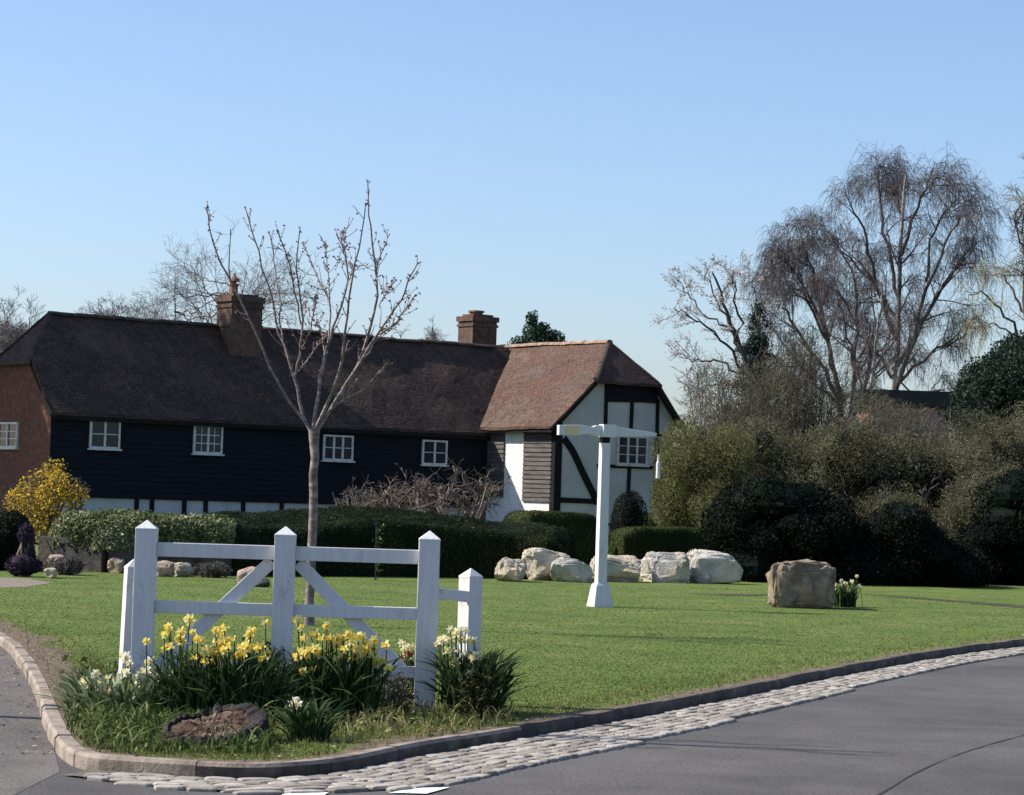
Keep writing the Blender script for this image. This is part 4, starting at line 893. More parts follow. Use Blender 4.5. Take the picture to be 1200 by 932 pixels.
arm('bat_blade', [(e0, 0.045, -0.085, 0.055), (e0 + 0.3, 0.05, -0.08, 0.068), (e0 + 0.36, 0.05, -0.065, 0.066), (e0 + 0.42, 0.05, -0.055, 0.058), (e0 + 0.46, 0.05, -0.055, 0.045), (e0 + 0.52, 0.05, -0.062, 0.048), (e0 + 0.57, 0.055, -0.075, 0.07), (hl_, 0.06, -0.08, 0.075)], 'broad blade with a faded yellow panel')
arm('bat_handle', [(hu + 0.105, 0.055, -0.075, 0.065), (0.79, 0.02, -0.052, -0.004)], 'handle tapering to the right')
mb = MB(); mb.box(sp_(e0 + 0.19, 0.052, zc - 0.008), (0.20, 0.006, 0.118), np.stack([sx, sn_, up], 1)); part('faded_panel', mb, pmat('faded_panel', [(0.3, (0.42, 0.48, 0.52)), (0.5, (0.62, 0.52, 0.32)), (0.65, (0.70, 0.55, 0.22)), (0.75, (0.66, 0.62, 0.48))], 7, 4, 0.7, 0.1), sign, label='faded yellow and blue panel')
mb = MB(); tip = sp_(0.84, 0, zc - 0.03); mb.bar(sp_(0.78, 0, zc - 0.03), tip + sx * 0.04, 0.03, 0.03); mb.bar(tip + up * 0.0, tip - up * 0.28, 0.012, 0.012, ref=(1, 0, 0)); part('hook', mb, M['timber'], sign)
mb = MB(); c = tip - up * 0.28; k = 10; mb.loft([np.array([c + np.array([r * math.cos(t), r * math.sin(t), z]) for t in np.linspace(0, 2 * math.pi, k + 1)[:-1]]) for r, z in ((0.025, 0), (0.014, -0.03), (0.018, -0.10), (0.03, -0.12), (0.032, -0.34), (0.02, -0.35))][::-1]); part('hanging_weight', mb, M['white'], sign, smooth=False)

# ------------------------------------------------------------------ boulders
BG = 'limestone boulders in a row before the hedges'
bl = [((579, 616), 655, 683, 'lime', 11, 'small yellowish boulder at the left end of the row', 0.5),
      ((610, 673), 644, 682, 'lime', 12, 'tall ridged boulder overlapping the small yellowish one', 0.55),
      ((644, 695), 655, 683, 'limegrey', 13, 'low flat-topped boulder left of the sign post', 0.2),
      ((692, 753), 652, 683, 'lime', 14, 'creased golden boulder directly behind the sign post', 0.35),
      ((751, 812), 648, 684, 'limegrey', 15, 'pale grey boulder second from the right of the row', 0.4),
      ((806, 873), 645, 685, 'limegrey', 16, 'largest grey-white blocky boulder at the right end of the row', 0.3)]
for (x0, x1), yt, yb, mt, sd, lab, dy in bl:
    c = G((x0 + x1) / 2, yb); c = c + np.array([0, dy + 0.3, 0]); s = c[1] / FPX
    rock('boulder', lab, 'boulder', c, ((x1 - x0) * s * 0.99, 0.75, (yb - yt + 1) * s * 1.08), sd, mt, BG, boxy=0.36, cuts=20, rough=0.12, sub=5, sink=0.10)
c = G(938, 713); s = c[1] / FPX
rock('rock', 'brown pitted block of rock standing alone on the lawn', 'boulder', c + np.array([0, 0.35, 0]), (82 * s, 0.85, 54 * s * 1.12), 35, 'brownstone', boxy=0.30, cuts=4, rough=0.15, sub=5, sink=0.06, rz=0.2, vert=0.35)
c = G(290, 685); s = c[1] / FPX
rock('stone', 'small rounded pinkish stone on the grass seen through the gate', 'stone', c, (26 * s, 0.3, 24 * s), 41, 'pinkstone', boxy=0.9, rough=0.12, sub=4)
c = G(305, 688); rock('stone', 'flat grey stone on the grass beside the pinkish one', 'stone', c, (22 * s, 0.25, 12 * s), 42, 'wallstone', boxy=0.8, sub=3)

# ------------------------------------------------------------------ rotten stump in front of the gate
sc_ = G(250, 868); ss = sc_[1] / FPX; Rw = 60 * ss
n = 110; th = np.linspace(0, 2 * math.pi, n + 1)[:-1]
rr = np.array([Rw * (1.0 + 0.09 * mnoise.noise(Vector((math.cos(t) * 1.4, math.sin(t) * 1.4, 4))) + 0.07 * mnoise.noise(Vector((math.cos(t) * 11, math.sin(t) * 11, 1)))) for t in th])
rim = np.array([0.085 + 0.035 * math.sin(t) + 0.03 * mnoise.noise(Vector((math.cos(t) * 9, math.sin(t) * 9, 2))) + 0.09 * max(0, math.cos(t - R(30))) + 0.02 * max(0, math.cos(t - R(120))) + 0.022 * mnoise.noise(Vector((math.cos(t) * 3.5, math.sin(t) * 3.5, 7))) - 0.03 * max(0, math.cos(t - R(200))) for t in th])
wthick = np.array([0.16 + 0.26 * max(0, math.cos(t - R(15))) + 0.07 * mnoise.noise(Vector((math.cos(t) * 3, math.sin(t) * 3, 11))) for t in th])
def rg(f, z): return np.array([(sc_[0] + r * ff * math.cos(t), sc_[1] + r * ff * 0.95 * math.sin(t), zz) for r, t, ff, zz in zip(rr, th, np.broadcast_to(f, n), np.broadcast_to(z, n))])
stump = thing('tree_stump', 'low rotten tree stump with a brown hollow top by the kerb', 'tree stump', sc_)
mb = MB(); mb.loft([rg(1.12, -0.03), rg(1.04, 0.03), rg(1.0, rim * 0.6), rg(0.97, rim), rg(0.90, rim + 0.008), rg(1 - wthick * 0.8, rim * 0.85 + 0.004)], False, False); part('bark', mb, M['stumpbark'], stump)
mb = MB(); zi = np.full(n, 0.085); rings = [rg(1 - wthick * 0.79, rim * 0.84)]
for f in np.linspace(0.66, 0.05, 16): rings.append(rg(np.minimum(f, (1 - wthick * 0.79) * (0.98 - 0.3 * (0.66 - f))), np.array([0.088 + 0.06 * f * math.sin(t) + 0.03 * f * math.cos(t) + 0.035 * mnoise.fractal(Vector((f * math.cos(t) * 3, f * math.sin(t) * 8, 3)), 0.9, 2, 5) for t in th])))
mb.loft(rings, False, True); part('rotten_core', mb, M['rottenwood'], stump)

# ------------------------------------------------------------------ daffodils
def flower_mesh(name, pm, tm, r=0.045, double=False):
    mb = MB()
    for i in range(6):
        a = i * math.pi / 3; d = np.array([math.cos(a), math.sin(a), 0]); q = np.array([-math.sin(a), math.cos(a), 0]); zz = np.array([0, 0, 1.0])
        mb.add([d * 0.006, d * r * 0.55 + q * r * 0.36 + zz * 0.004, d * r * 1.05 - zz * 0.006, d * r * 0.55 - q * r * 0.36 + zz * 0.004], [[0, 1, 2, 3]])
    k = 9; rings = [np.array([(rd * (1 + 0.1 * math.cos(3 * t)) * math.cos(t), rd * math.sin(t), z) for t in np.linspace(0, 2 * math.pi, k + 1)[:-1]]) for rd, z in ((r * 0.28, -0.004), (r * 0.33, r * 0.45), (r * 0.50, r * 0.85))]
    mb.loft(rings, True, False, mi=1)
    return mb.build(name, [M[pm], M[tm]])
FM = {'y': [flower_mesh('flower', 'dyellow', 'dtrump', r) for r in (0.037, 0.043)], 'c': [flower_mesh('flower', 'dcream', 'dctrump', r) for r in (0.035, 0.040)], 'l': [flower_mesh('flower', 'dwhite', 'dctrump', r) for r in (0.036, 0.042)], 'r': [flower_mesh('flower', 'redpetal', 'dctrump', r) for r in (0.045, 0.05)]}
def blades(mb, base, tip_off, wid, k=5, var=None):
    """flat curved leaves: base (n,3), tip offset (n,3)"""
    n = len(base); t = np.linspace(0, 1, k); side = nrm(np.cross(tip_off, np.array([0, 0, 1.0]) + RNG.normal(size=(n, 3)) * 0.6))
    mid = base[:, None] + tip_off[:, None] * np.array([0, 0, 1.0]) * (1 - (1 - t[None, :, None]) ** 1.6) + tip_off[:, None] * np.array([1.0, 1, 0]) * (t[None, :, None] ** 1.8)
    wv = (wid[:, None] / 2 * np.array([0.8, 1, 0.95, 0.7, 0.05] if k == 5 else np.linspace(1, 0.05, k))[None])[..., None]
    L = mid - side[:, None] * wv; Rr = mid + side[:, None] * wv; V = np.stack([L, Rr], 2).reshape(n, 2 * k, 3); idx = np.arange(n * 2 * k).reshape(n, k, 2)
    Fq = np.stack([idx[:, :-1, 0], idx[:, :-1, 1], idx[:, 1:, 1], idx[:, 1:, 0]], -1).reshape(-1, 4)
    mb.add(V.reshape(-1, 3), Fq, np.repeat(RNG.uniform(0, 1, n) if var is None else var, 2 * k))
    return mid[:, -1]
def clump(label, c, rx, ry, nl, h, flowers, kind, group='daffodil clumps on the green', mat='daffleaf', wid=0.017, spread=0.2, fz=(0.86, 1.1), name='daffodil_clump', fpos=None, cat='daffodils'):
    t = thing(name, label, cat, c, group=group); c = np.asarray(c, float)
    def pts(n): a = RNG.uniform(0, 2 * math.pi, n); r = RNG.uniform(0, 1, n) ** 0.5; return np.column_stack([c[0] + rx * r * np.cos(a), c[1] + ry * r * np.sin(a), np.full(n, c[2])])
    b = pts(nl); off = np.column_stack([(b[:, 0] - c[0]) * spread + RNG.normal(size=nl) * h * 0.28, (b[:, 1] - c[1]) * spread + RNG.normal(size=nl) * h * 0.28, h * RNG.uniform(0.35, 1.05, nl)])
    mb = MB(); blades(mb, b, off, wid * RNG.uniform(0.7, 1.3, nl)); part('foliage', mb, M[mat], t)
    if flowers:
        if fpos is not None:
            tops = np.array([P(x, y, c[1] + RNG.uniform(-1.0, 0.25) * ry) for x, y in fpos]); tops[:, 2] += RNG.normal(size=len(tops)) * 0.035 - 0.02; fb = tops.copy(); fb[:, 0] += RNG.normal(size=len(tops)) * 0.03; fb[:, 2] = c[2]
        else:
            fb = pts(flowers); tops = fb + np.column_stack([(fb[:, 0] - c[0]) * 0.25 + RNG.normal(size=flowers) * 0.03, (fb[:, 1] - c[1]) * 0.25 + RNG.normal(size=flowers) * 0.03, h * RNG.uniform(fz[0], fz[1], flowers)])
        sm = MB(); pth = np.stack([fb, fb * 0.5 + tops * 0.5 + np.array([0.01, 0, 0.02]), tops], 1); tubes(sm, pth, np.full((len(fb), 3), 0.0042), 4, 0.6); part('flower_stem', sm, M[mat], t)
        wm = WM[t.name].inverted()
        for i, p in enumerate(tops):
            o = bpy.data.objects.new('flower', FM[kind][RNG.integers(2)]); COL.objects.link(o); o.parent = t
            d = Vector((RNG.normal() * 0.7 - 0.35, RNG.normal() * 0.55 - 0.6, RNG.normal() * 0.35 + 0.1)).normalized()
            o.location = wm @ Vector(p); o.rotation_euler = d.to_track_quat('Z', 'Y').to_euler(); s = RNG.uniform(0.85, 1.15); o.scale = (s, s, s)
    return t
def fp(x0, y0, sx_, sy_, n): return [(x0 + RNG.normal() * sx_, y0 + RNG.normal() * sy_) for _ in range(n)]
ya = [(172, 745), (193, 744), (201, 749), (215, 752), (222, 733), (226, 742), (231, 757), (241, 757), (237, 751), (250, 764), (258, 742), (263, 735), (266, 742), (263, 752), (259, 757), (268, 757), (275, 762), (281, 764), (275, 732), (294, 737), (292, 743), (288, 750), (305, 747), (309, 752), (241, 778), (245, 762), (262, 748), (284, 759), (212, 736)] + [(RNG.uniform(190, 322), 757 + RNG.normal() * 13) for _ in range(26)]
clump('bushy yellow daffodil clump behind the rotten stump, left of the middle gate post', G(262, 843), 0.40, 0.14, 620, 0.47, 1, 'y', fpos=ya)
yb = [(353, 736), (358, 741), (365, 740), (372, 737), (378, 741), (385, 745), (377, 747), (370, 748), (352, 763), (358, 760), (366, 762), (356, 768), (348, 765), (403, 740), (408, 746), (412, 751), (402, 754), (405, 760), (399, 763), (395, 750), (388, 742), (425, 756), (430, 760), (438, 758), (420, 743), (398, 738), (453, 757), (450, 763), (380, 790), (411, 786), (436, 768), (383, 738)] + [(RNG.uniform(343, 455), 759 + RNG.normal() * 13) for _ in range(24)]
clump('yellow daffodil clump under the right half of the gate', G(390, 843), 0.29, 0.12, 560, 0.48, 1, 'y', fpos=yb)
yc = [(517, 742), (521, 749), (526, 746), (540, 738), (545, 743), (548, 750), (552, 757), (553, 765), (556, 748), (546, 760), (514, 748), (535, 745), (551, 787), (544, 812), (534, 773), (555, 762), (541, 752), (520, 744), (528, 739), (534, 742), (537, 750), (543, 755), (530, 757), (524, 756), (558, 770), (540, 795)]
clump('cream daffodil clump in front of the right end post', G(556, 836), 0.20, 0.17, 520, 0.46, 1, 'c', fpos=yc, spread=0.6)
yd = [(478, 758), (483, 762), (487, 755), (470, 752), (474, 765)]
clump('few cream daffodils low behind the right gate post', G(482, 812), 0.12, 0.08, 60, 0.34, 1, 'c', fpos=yd)
clump('pale budding narcissus sprawling in front of the leaning bollard', G(150, 838), 0.36, 0.13, 380, 0.29, 1, 'l', mat='palebuds', spread=0.7, fpos=[(100, 790), (95, 800), (112, 797), (125, 808), (150, 772), (147, 780), (178, 783), (186, 790), (133, 800), (160, 795), (176, 776), (118, 803), (90, 815), (140, 790), (104, 793), (108, 800), (116, 799), (121, 806), (130, 804), (153, 775), (148, 785), (181, 787), (172, 779), (190, 794), (163, 788), (128, 797), (205, 782), (198, 800), (110, 812)])
clump('small green daffodil tuft with few buds right of the stump', G(362, 868), 0.13, 0.08, 130, 0.27, 1, 'l', fpos=[(347, 822), (350, 830), (341, 815)], spread=1.0)
c = G(990, 712); clump('pale yellow daffodil clump beside the brown rock', c + np.array([0.02, 0.2, 0]), 0.17, 0.12, 200, 0.40, 1, 'c', fpos=[(980, 681), (985, 684), (990, 682), (998, 682), (1004, 679), (1007, 683), (1001, 687), (986, 679), (994, 687), (978, 685), (992, 679)])
c = G(486, 812); clump('red and white flower half hidden behind the right gate post', c + np.array([0, 0.12, 0]), 0.05, 0.04, 20, 0.26, 1, 'r', group=None, name='red_flower', fpos=[(474, 767), (478, 769), (481, 771), (479, 765), (476, 772)], cat='flower')
# weeds and ground cover round the gate
def weeds(name, n, boxpx, h, wid, mat, zz=0.0):
    ps_ = np.array([G(RNG.uniform(boxpx[0], boxpx[1]), RNG.uniform(boxpx[2], boxpx[3])) for _ in range(n)]); ps_ = ps_[dist_kerb(ps_[:, :2]) > 0.14]
    ps_ = ps_[in_poly(ps_[:, :2], lp_arr)]; ps_ = ps_[((ps_[:, 0] - sc_[0]) ** 2 + ((ps_[:, 1] - sc_[1]) * np.where(ps_[:, 1] < sc_[1], 0.55, 1)) ** 2) > (Rw * 1.1) ** 2]; n = len(ps_)
    lum = np.array([mnoise.noise(Vector(q * 3)) for q in ps_]); hh = h * RNG.uniform(0.4, 1.2, n) * (1 + 0.7 * lum)
    off = np.column_stack([RNG.normal(size=(n, 2)) * hh[:, None] * 0.6, hh]); mb = MB(); tips = blades(mb, ps_, off, wid * RNG.uniform(0.6, 1.4, n), var=np.clip(0.5 + 0.4 * lum + RNG.normal(size=n) * 0.25, 0, 1))
    leaves(mb, ps_ + off * RNG.uniform(0.2, 0.9, (n, 1)), h * 0.32, 0.6)
    return mb, G((boxpx[0] + boxpx[1]) / 2, (boxpx[2] + boxpx[3]) / 2)
mb, c = weeds('w', 2600, (80, 320, 812, 884), 0.11, 0.011, 'weed'); solo('weeds', mb, M['weed'], c, kind='stuff')
mb, c = weeds('w', 1500, (300, 600, 818, 866), 0.09, 0.009, 'weed'); solo('weeds', mb, M['drygrass'], c, kind='stuff')
mb, c = weeds('w', 900, (90, 330, 800, 830), 0.2, 0.010, 'weed'); solo('weeds', mb, M['weed'], c, kind='stuff')
def bushlet(label, c, rx, ry, h, n, size, mat, stems=40, name='shrub', cat='shrub'):
    t = thing(name, label, cat, c); c = np.asarray(c, float); b = c + RNG.normal(size=(stems, 3)) * np.array([rx * 0.35, ry * 0.35, 0]); a = RNG.normal(size=(stems, 3)); tip = c + nrm(np.abs(a) * [1, 1, 1.4] * np.sign(RNG.normal(size=(stems, 3)) * [1, 1, 0] + [0, 0, 1])) * np.array([rx, ry, h]) * RNG.uniform(0.7, 1.1, (stems, 1))
    pth = np.array([resample([p, (p + q) / 2 + RNG.normal(size=3) * 0.02 + [0, 0, h * 0.1], q], 6, 0.006) for p, q in zip(b, tip)]); rad = np.repeat(np.linspace(0.006, 0.003, 6)[None], stems, 0)
    st = MB(); tubes(st, pth, rad, 3); c2, r2 = spawn(pth, rad, 5, 0.2, 1, 0.6, h * 0.35, (0, 0, 0.3), 4, 0.2, 0.8, rmax=0.004); tubes(st, c2, np.maximum(r2, 0.0018), 3); part('stem', st, M['browntwig'], t)
    allp = np.concatenate([pth[:, 2:].reshape(-1, 3), c2[:, 1:].reshape(-1, 3)]); q = allp[RNG.integers(len(allp), size=n)] + RNG.normal(size=(n, 3)) * size * 0.5; mb = MB(); leaves(mb, q[q[:, 2] > 0.01], size, 0.45); part('foliage', mb, M[mat], t)
    return t
bushlet('dark twiggy shrublet against the middle gate post', G(315, 828), 0.24, 0.14, 0.42, 1800, 0.03, 'yew')
bushlet('grey-green twiggy shrublet under the low right gate rail', G(455, 836), 0.28, 0.10, 0.26, 1700, 0.028, 'lavender')
bushlet('dark low bush around the foot of the right end post', G(562, 842), 0.17, 0.16, 0.30, 2400, 0.035, 'yew')

# ------------------------------------------------------------------ young cherry tree
TD = gdepth(362, 733); tb = G(362, 733); tree = thing('cherry_tree', 'young leafless cherry tree with upswept budding branches behind the gate', 'tree', tb)
cx = lambda a, b: (200 + a / 2.825, 190 + b / 2.825)
def wpath(pxs, dz, k, jit, D=TD):
    n = len(pxs); return resample([P(x, y, D + dz * (i / max(n - 1, 1)) ** 1.2) for i, (x, y) in enumerate(pxs)], k, jit)
trunk = MB(); tp = wpath([(362, 742), (363, 690), (366, 620), (368, 560), (369, 520), (368, 503)], 0.0, 14, 0.006); tr = np.interp(np.linspace(0, 1, 14), [0, 0.1, 0.7, 0.92, 1], [0.074, 0.052, 0.048, 0.062, 0.068]); tubes(trunk, tp[None], tr[None], 12); part('trunk', trunk, M['cherrybark'], tree, smooth=True)
CL = [([(462, 885), (398, 800), (335, 692), (292, 590), (232, 455), (185, 365), (150, 300), (130, 210), (115, 150)], -0.5, .034),
      ([(460, 885), (430, 800), (410, 710), (378, 620), (350, 540), (335, 440), (300, 340), (270, 240), (247, 152)], 0.3, .042),
      ([(390, 650), (365, 560), (362, 470), (350, 390), (340, 290), (325, 230)], 0.7, .022),
      ([(412, 705), (425, 640), (436, 520), (425, 400), (415, 340), (428, 220)], -0.5, .028),
      ([(432, 540), (415, 450), (395, 350), (375, 280), (350, 225)], -0.9, .018),
      ([(470, 885), (490, 760), (508, 650), (530, 570), (560, 490), (585, 400), (578, 300), (548, 240)], 0.5, .045),
      ([(510, 640), (500, 560), (470, 520), (440, 470)], 0.9, .016),
      ([(520, 600), (530, 480), (490, 390), (455, 310), (438, 268)], 0.8, .022),
      ([(478, 885), (530, 770), (570, 650), (578, 540), (600, 390), (628, 260), (645, 135)], -0.6, .04),
      ([(488, 885), (545, 790), (610, 690), (650, 590), (678, 470), (680, 380), (665, 250), (655, 170), (652, 60)], 0.2, .045),
      ([(560, 775), (640, 645), (700, 545), (760, 460), (790, 385), (828, 330)], -0.7, .032),
      ([(680, 580), (735, 540), (775, 490), (812, 440)], -0.9, .018),
      ([(600, 705), (690, 580), (730, 550), (765, 520)], 0.7, .018),
      ([(682, 420), (688, 340), (722, 243)], 0.5, .016),
      ([(530, 820), (560, 795), (630, 760), (680, 710), (720, 660)], -0.4, .03),
      ([(525, 470), (520, 340), (510, 265)], 0.9, .014), ([(578, 330), (572, 270), (570, 225)], 0.3, .012),
      ([(690, 480), (715, 430), (742, 390)], 0.6, .013), ([(415, 700), (450, 660), (490, 600), (520, 560)], 0.8, .014), ([(580, 420), (600, 350), (545, 320)], 0.9, .010), ([(430, 620), (465, 550), (480, 440)], -0.6, .013)]
limbs = MB(); allp = []; allr = []
for pxs, dz, r0 in CL:
    pth = wpath([cx(*q) for q in pxs], dz, 16, 0.006); rr_ = np.linspace(r0 * 0.52, 0.006, 16); tubes(limbs, pth[None], rr_[None], 7); allp.append(pth); allr.append(rr_)
part('limb', limbs, M['cherrybark'], tree, smooth=True)
allp = np.array(allp); allr = np.array(allr); tw = MB()
s1, r1 = spawn(allp, allr, 9, 0.25, 0.98, 0.75, 0.28, (0, 0, 0.5), 5, 0.12, 0.5, rmax=0.009, rend=0.5); tubes(tw, s1, np.maximum(r1, 0.0035), 4)
s2, r2 = spawn(allp, allr, 18, 0.15, 1.0, 1.0, 0.05, (0, 0, 0.3), 3, 0.1, 0.5, rmax=0.008); tubes(tw, s2, np.maximum(r2, 0.005), 4); part('crown', tw, M['cherrytwig'], tree)
bd = MB(); tips = np.concatenate([s1[:, -1], s1[:, 2], s2[:, -1], allp[:, -1]]); tips = np.repeat(tips, 2, 0) + RNG.normal(size=(len(tips) * 2, 3)) * 0.010; leaves(bd, tips, 0.028, 0.7); part('bud', bd, M['bud'], tree)

# thin stake with a climber before the hedge
c = G(440, 680); t = thing('plant_stake', 'thin wooden stake with a wispy climber against the dark hedge', 'stake', c)
mb = MB(); mb.bar(c - up * 0.05, c + up * 1.0 + np.array([-0.02, 0, 0]), 0.025, 0.025, ref=(1, 0, 0)); part('stake', mb, M['greyboard'], t)
mb = MB(); cl_ = np.array([c + np.array([0.02 + 0.03 * math.sin(i * 1.3), 0.03 * math.cos(i * 1.3), i * 0.09]) for i in range(12)]); tubes(mb, cl_[None], np.full((1, 12), 0.006), 4); z = RNG.uniform(0.1, 1.0, 90); leaves(mb, c + np.column_stack([RNG.normal(size=90) * 0.04 + 0.04, RNG.normal(size=90) * 0.04, z]), 0.06); part('climber', mb, M['weed'], t)
#@@GARDEN
# ------------------------------------------------------------------ hedges and garden
def gl(pxs): return [G(x, y) for x, y in pxs]
hedge('hedge', 'long dark clipped hedge with a sunlit domed top behind the gate', [q + np.array([0, 1.0, 0]) for q in gl([(262, 677), (340, 677), (440, 678), (540, 679), (600, 680), (645, 682)])], 0, 1.5, [0.84, 0.88, 1.02, 0.93, 0.84, 0.72], 60000, 0.042, 'yew', dome=0.5, lumps=0.05)
vh = gl([(46, 668), (120, 672), (200, 674), (264, 676)])
hedge('hedge', 'pale variegated hedge growing over the garden wall at left', [q + np.array([0, 0.35, 0]) for q in vh], 0, 1.1, [0.93, 0.96, 0.94, 0.90], 22000, 0.07, 'variegated', loose=1.0, bottom=0.42, dome=0.15, lumps=0.12, round_=0.35)
wl_ = [q + np.array([0, 0.55, 0]) for q in vh]; mb = MB()
for a, b in zip(wl_[:-1], wl_[1:]): mb.bar(a + up * 0.27, b + up * 0.27 + nrm(b - a) * 0.02, 0.4, 0.62, ref=up)
solo('garden_wall', mb, M['wallstone'], (wl_[1][0], wl_[1][1], 0), 'dark stone retaining wall under the variegated hedge', 'wall', uv=True)
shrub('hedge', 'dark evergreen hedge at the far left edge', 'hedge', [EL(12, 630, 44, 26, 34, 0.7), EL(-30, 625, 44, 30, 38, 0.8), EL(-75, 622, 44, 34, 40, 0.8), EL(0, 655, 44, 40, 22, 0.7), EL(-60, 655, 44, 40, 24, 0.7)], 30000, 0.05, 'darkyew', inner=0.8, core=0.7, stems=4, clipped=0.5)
hedge('hedge', 'olive clipped hedge block behind the boulders, left of the sign post', [G(612, 671), G(664, 672), G(706, 672)], 0, 1.3, [1.22, 1.22, 1.2], 22000, 0.038, 'boxhedge', lumps=0.03, round_=0.15)
hedge('hedge', 'low box hedge with a bright rim behind the right boulders', [G(734, 671), G(800, 672), G(866, 674)], 0, 0.9, [0.92, 0.95, 0.92], 20000, 0.036, 'boxhedge', lumps=0.02, round_=0.12)
hedge('hedge', 'taller clipped hedge standing behind the low box hedge', [G(760, 663), G(820, 664), G(870, 665)], 0, 1.2, [1.2, 1.2, 1.12], 22000, 0.038, 'boxhedge', lumps=0.03, round_=0.15)
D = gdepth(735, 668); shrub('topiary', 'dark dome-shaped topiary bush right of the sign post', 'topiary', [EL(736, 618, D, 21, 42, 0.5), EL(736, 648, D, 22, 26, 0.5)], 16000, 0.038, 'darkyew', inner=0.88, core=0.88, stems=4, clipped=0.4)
D = 50
def cluster(prof, D, r0, step, yb, ry):
    xs, ts = zip(*prof); out = []
    for x in np.arange(xs[0], xs[-1], step):
        t = np.interp(x, xs, ts) + RNG.normal() * 3; y = t
        while y < yb:
            r = r0 * RNG.uniform(0.7, 1.3); out.append(EL(x + RNG.normal() * 7, min(y + r, yb), D + RNG.normal() * 0.25, r * RNG.uniform(1.1, 1.6), r * RNG.uniform(0.9, 1.2), ry * RNG.uniform(0.85, 1.15))); y += r * 1.0
    return out
big = cluster([(862, 582), (885, 556), (905, 553), (940, 574), (980, 602), (1010, 620), (1040, 594), (1060, 590), (1085, 612), (1110, 640), (1135, 662)], 51.5, 27, 13, 668, 1.2)
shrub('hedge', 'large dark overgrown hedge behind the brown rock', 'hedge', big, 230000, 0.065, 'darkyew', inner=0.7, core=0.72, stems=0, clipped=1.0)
# shrubs at the right of the house
shrub('shrub', 'olive-yellow feathery bush touching the gable', 'shrub', [EL(805, 545, 58, 40, 50, 1.6), EL(846, 540, 58, 34, 44, 1.6), EL(790, 590, 58, 30, 44, 1.3), EL(838, 596, 57, 34, 40, 1.3)], 60000, 0.046, 'olive', inner=0.45, core=0.55, stems=30, twigs=6, gap=0.45, stemr=0.03)
shrub('shrub', 'brownish olive spreading bush above the dark hedge', 'shrub', [EL(900, 555, 60, 54, 50, 1.9), EL(960, 560, 60, 60, 60, 2.0), EL(930, 600, 58, 60, 50, 1.6), EL(985, 525, 60, 46, 36, 1.8), EL(880, 520, 60, 40, 34, 1.8)], 80000, 0.05, 'brownolive', inner=0.5, core=0.6, stems=36, twigs=5, gap=0.4, stemr=0.03)
shrub('shrub', 'bare-stemmed olive bush under the birch trunks', 'shrub', [EL(1030, 560, 61, 58, 60, 2.0), EL(1085, 570, 61, 50, 58, 2.0), EL(1050, 610, 58, 60, 44, 1.6), EL(1060, 545, 60, 50, 36, 1.8), EL(1005, 535, 60, 40, 36, 1.7)], 80000, 0.05, 'brownolive', inner=0.5, core=0.6, stems=44, stemmat='greytwig', twigs=6, gap=0.4, stemr=0.03)
shrub('shrub', 'tawny olive bush at the right edge', 'shrub', [EL(1150, 545, 60, 48, 60, 2.0), EL(1205, 530, 60, 46, 60, 2.0), EL(1165, 590, 58, 40, 50, 1.5), EL(1130, 600, 57, 40, 44, 1.3), EL(1150, 640, 57, 44, 40, 1.3)], 70000, 0.05, 'brownolive', inner=0.5, core=0.6, stems=30, twigs=5, gap=0.4, stemr=0.03)
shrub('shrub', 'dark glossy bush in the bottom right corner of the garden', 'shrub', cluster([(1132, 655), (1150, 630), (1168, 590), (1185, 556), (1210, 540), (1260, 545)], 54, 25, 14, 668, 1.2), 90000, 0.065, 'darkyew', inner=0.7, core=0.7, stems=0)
D = gdepth(1178, 674); c = G(1178, 674); t = thing('ivy_clad_trunk', 'short trunk wrapped in pale ivy at the right edge of the lawn', 'tree trunk', c)
mb = MB(); tp_ = np.array([c, P(1176, 640, D), P(1172, 600, D), P(1170, 560, D)]); tubes(mb, tp_[None], np.array([[0.16, 0.12, 0.1, 0.08]]), 8); part('trunk', mb, M['bark'], t)
ip = resample(tp_, 40); q = ip[RNG.integers(40, size=1100)] + RNG.normal(size=(1100, 3)) * np.array([0.2, 0.16, 0.12]); mb = MB(); leaves(mb, q[q[:, 2] > 0], 0.10, 0.8); part('ivy', mb, M['ivy'], t)
# ------------------------------------------------------------------ left garden
shrub('forsythia', 'yellow flowering forsythia bush in front of the brick end wall', 'shrub', [EL(54, 577, 62, 38, 30, 1.2), EL(64, 563, 62, 18, 26, 0.9), EL(28, 588, 62, 24, 20, 0.9), EL(86, 580, 62, 20, 14, 0.7), EL(46, 612, 62, 38, 26, 1.1)], 5600, 0.075, 'forsythia', inner=0.2, core=0.0, stems=40, twigs=6, gap=0.25, vspread=0.9)
D = 60; c0 = P(505, 600, D); t = thing('bare_shrub', 'tangled leafless shrub with twisting grey branches before the boarded wall', 'shrub', (c0[0], c0[1], 0)); mb = MB(); pl = []
for i in range(34):
    x = RNG.uniform(430, 572); topy = np.interp(x, [400, 440, 480, 540, 575], [597, 586, 576, 566, 578]) + RNG.normal() * 7; b = P(505 + (x - 505) * 0.55, 625, D + RNG.normal() * 0.5); b[2] = 0.0; e_ = P(x + RNG.normal() * 12, topy, D + RNG.normal() * 0.9); m_ = (b + e_) / 2 + np.array([RNG.normal() * 0.3, RNG.normal() * 0.3, 0.25]); pl.append(resample([b, m_, e_ + RNG.normal(size=3) * 0.15, e_], 9, 0.05))
pl = np.array(pl); pr_ = np.repeat(np.linspace(0.04, 0.016, 9)[None], len(pl), 0); tubes(mb, pl, pr_, 5)
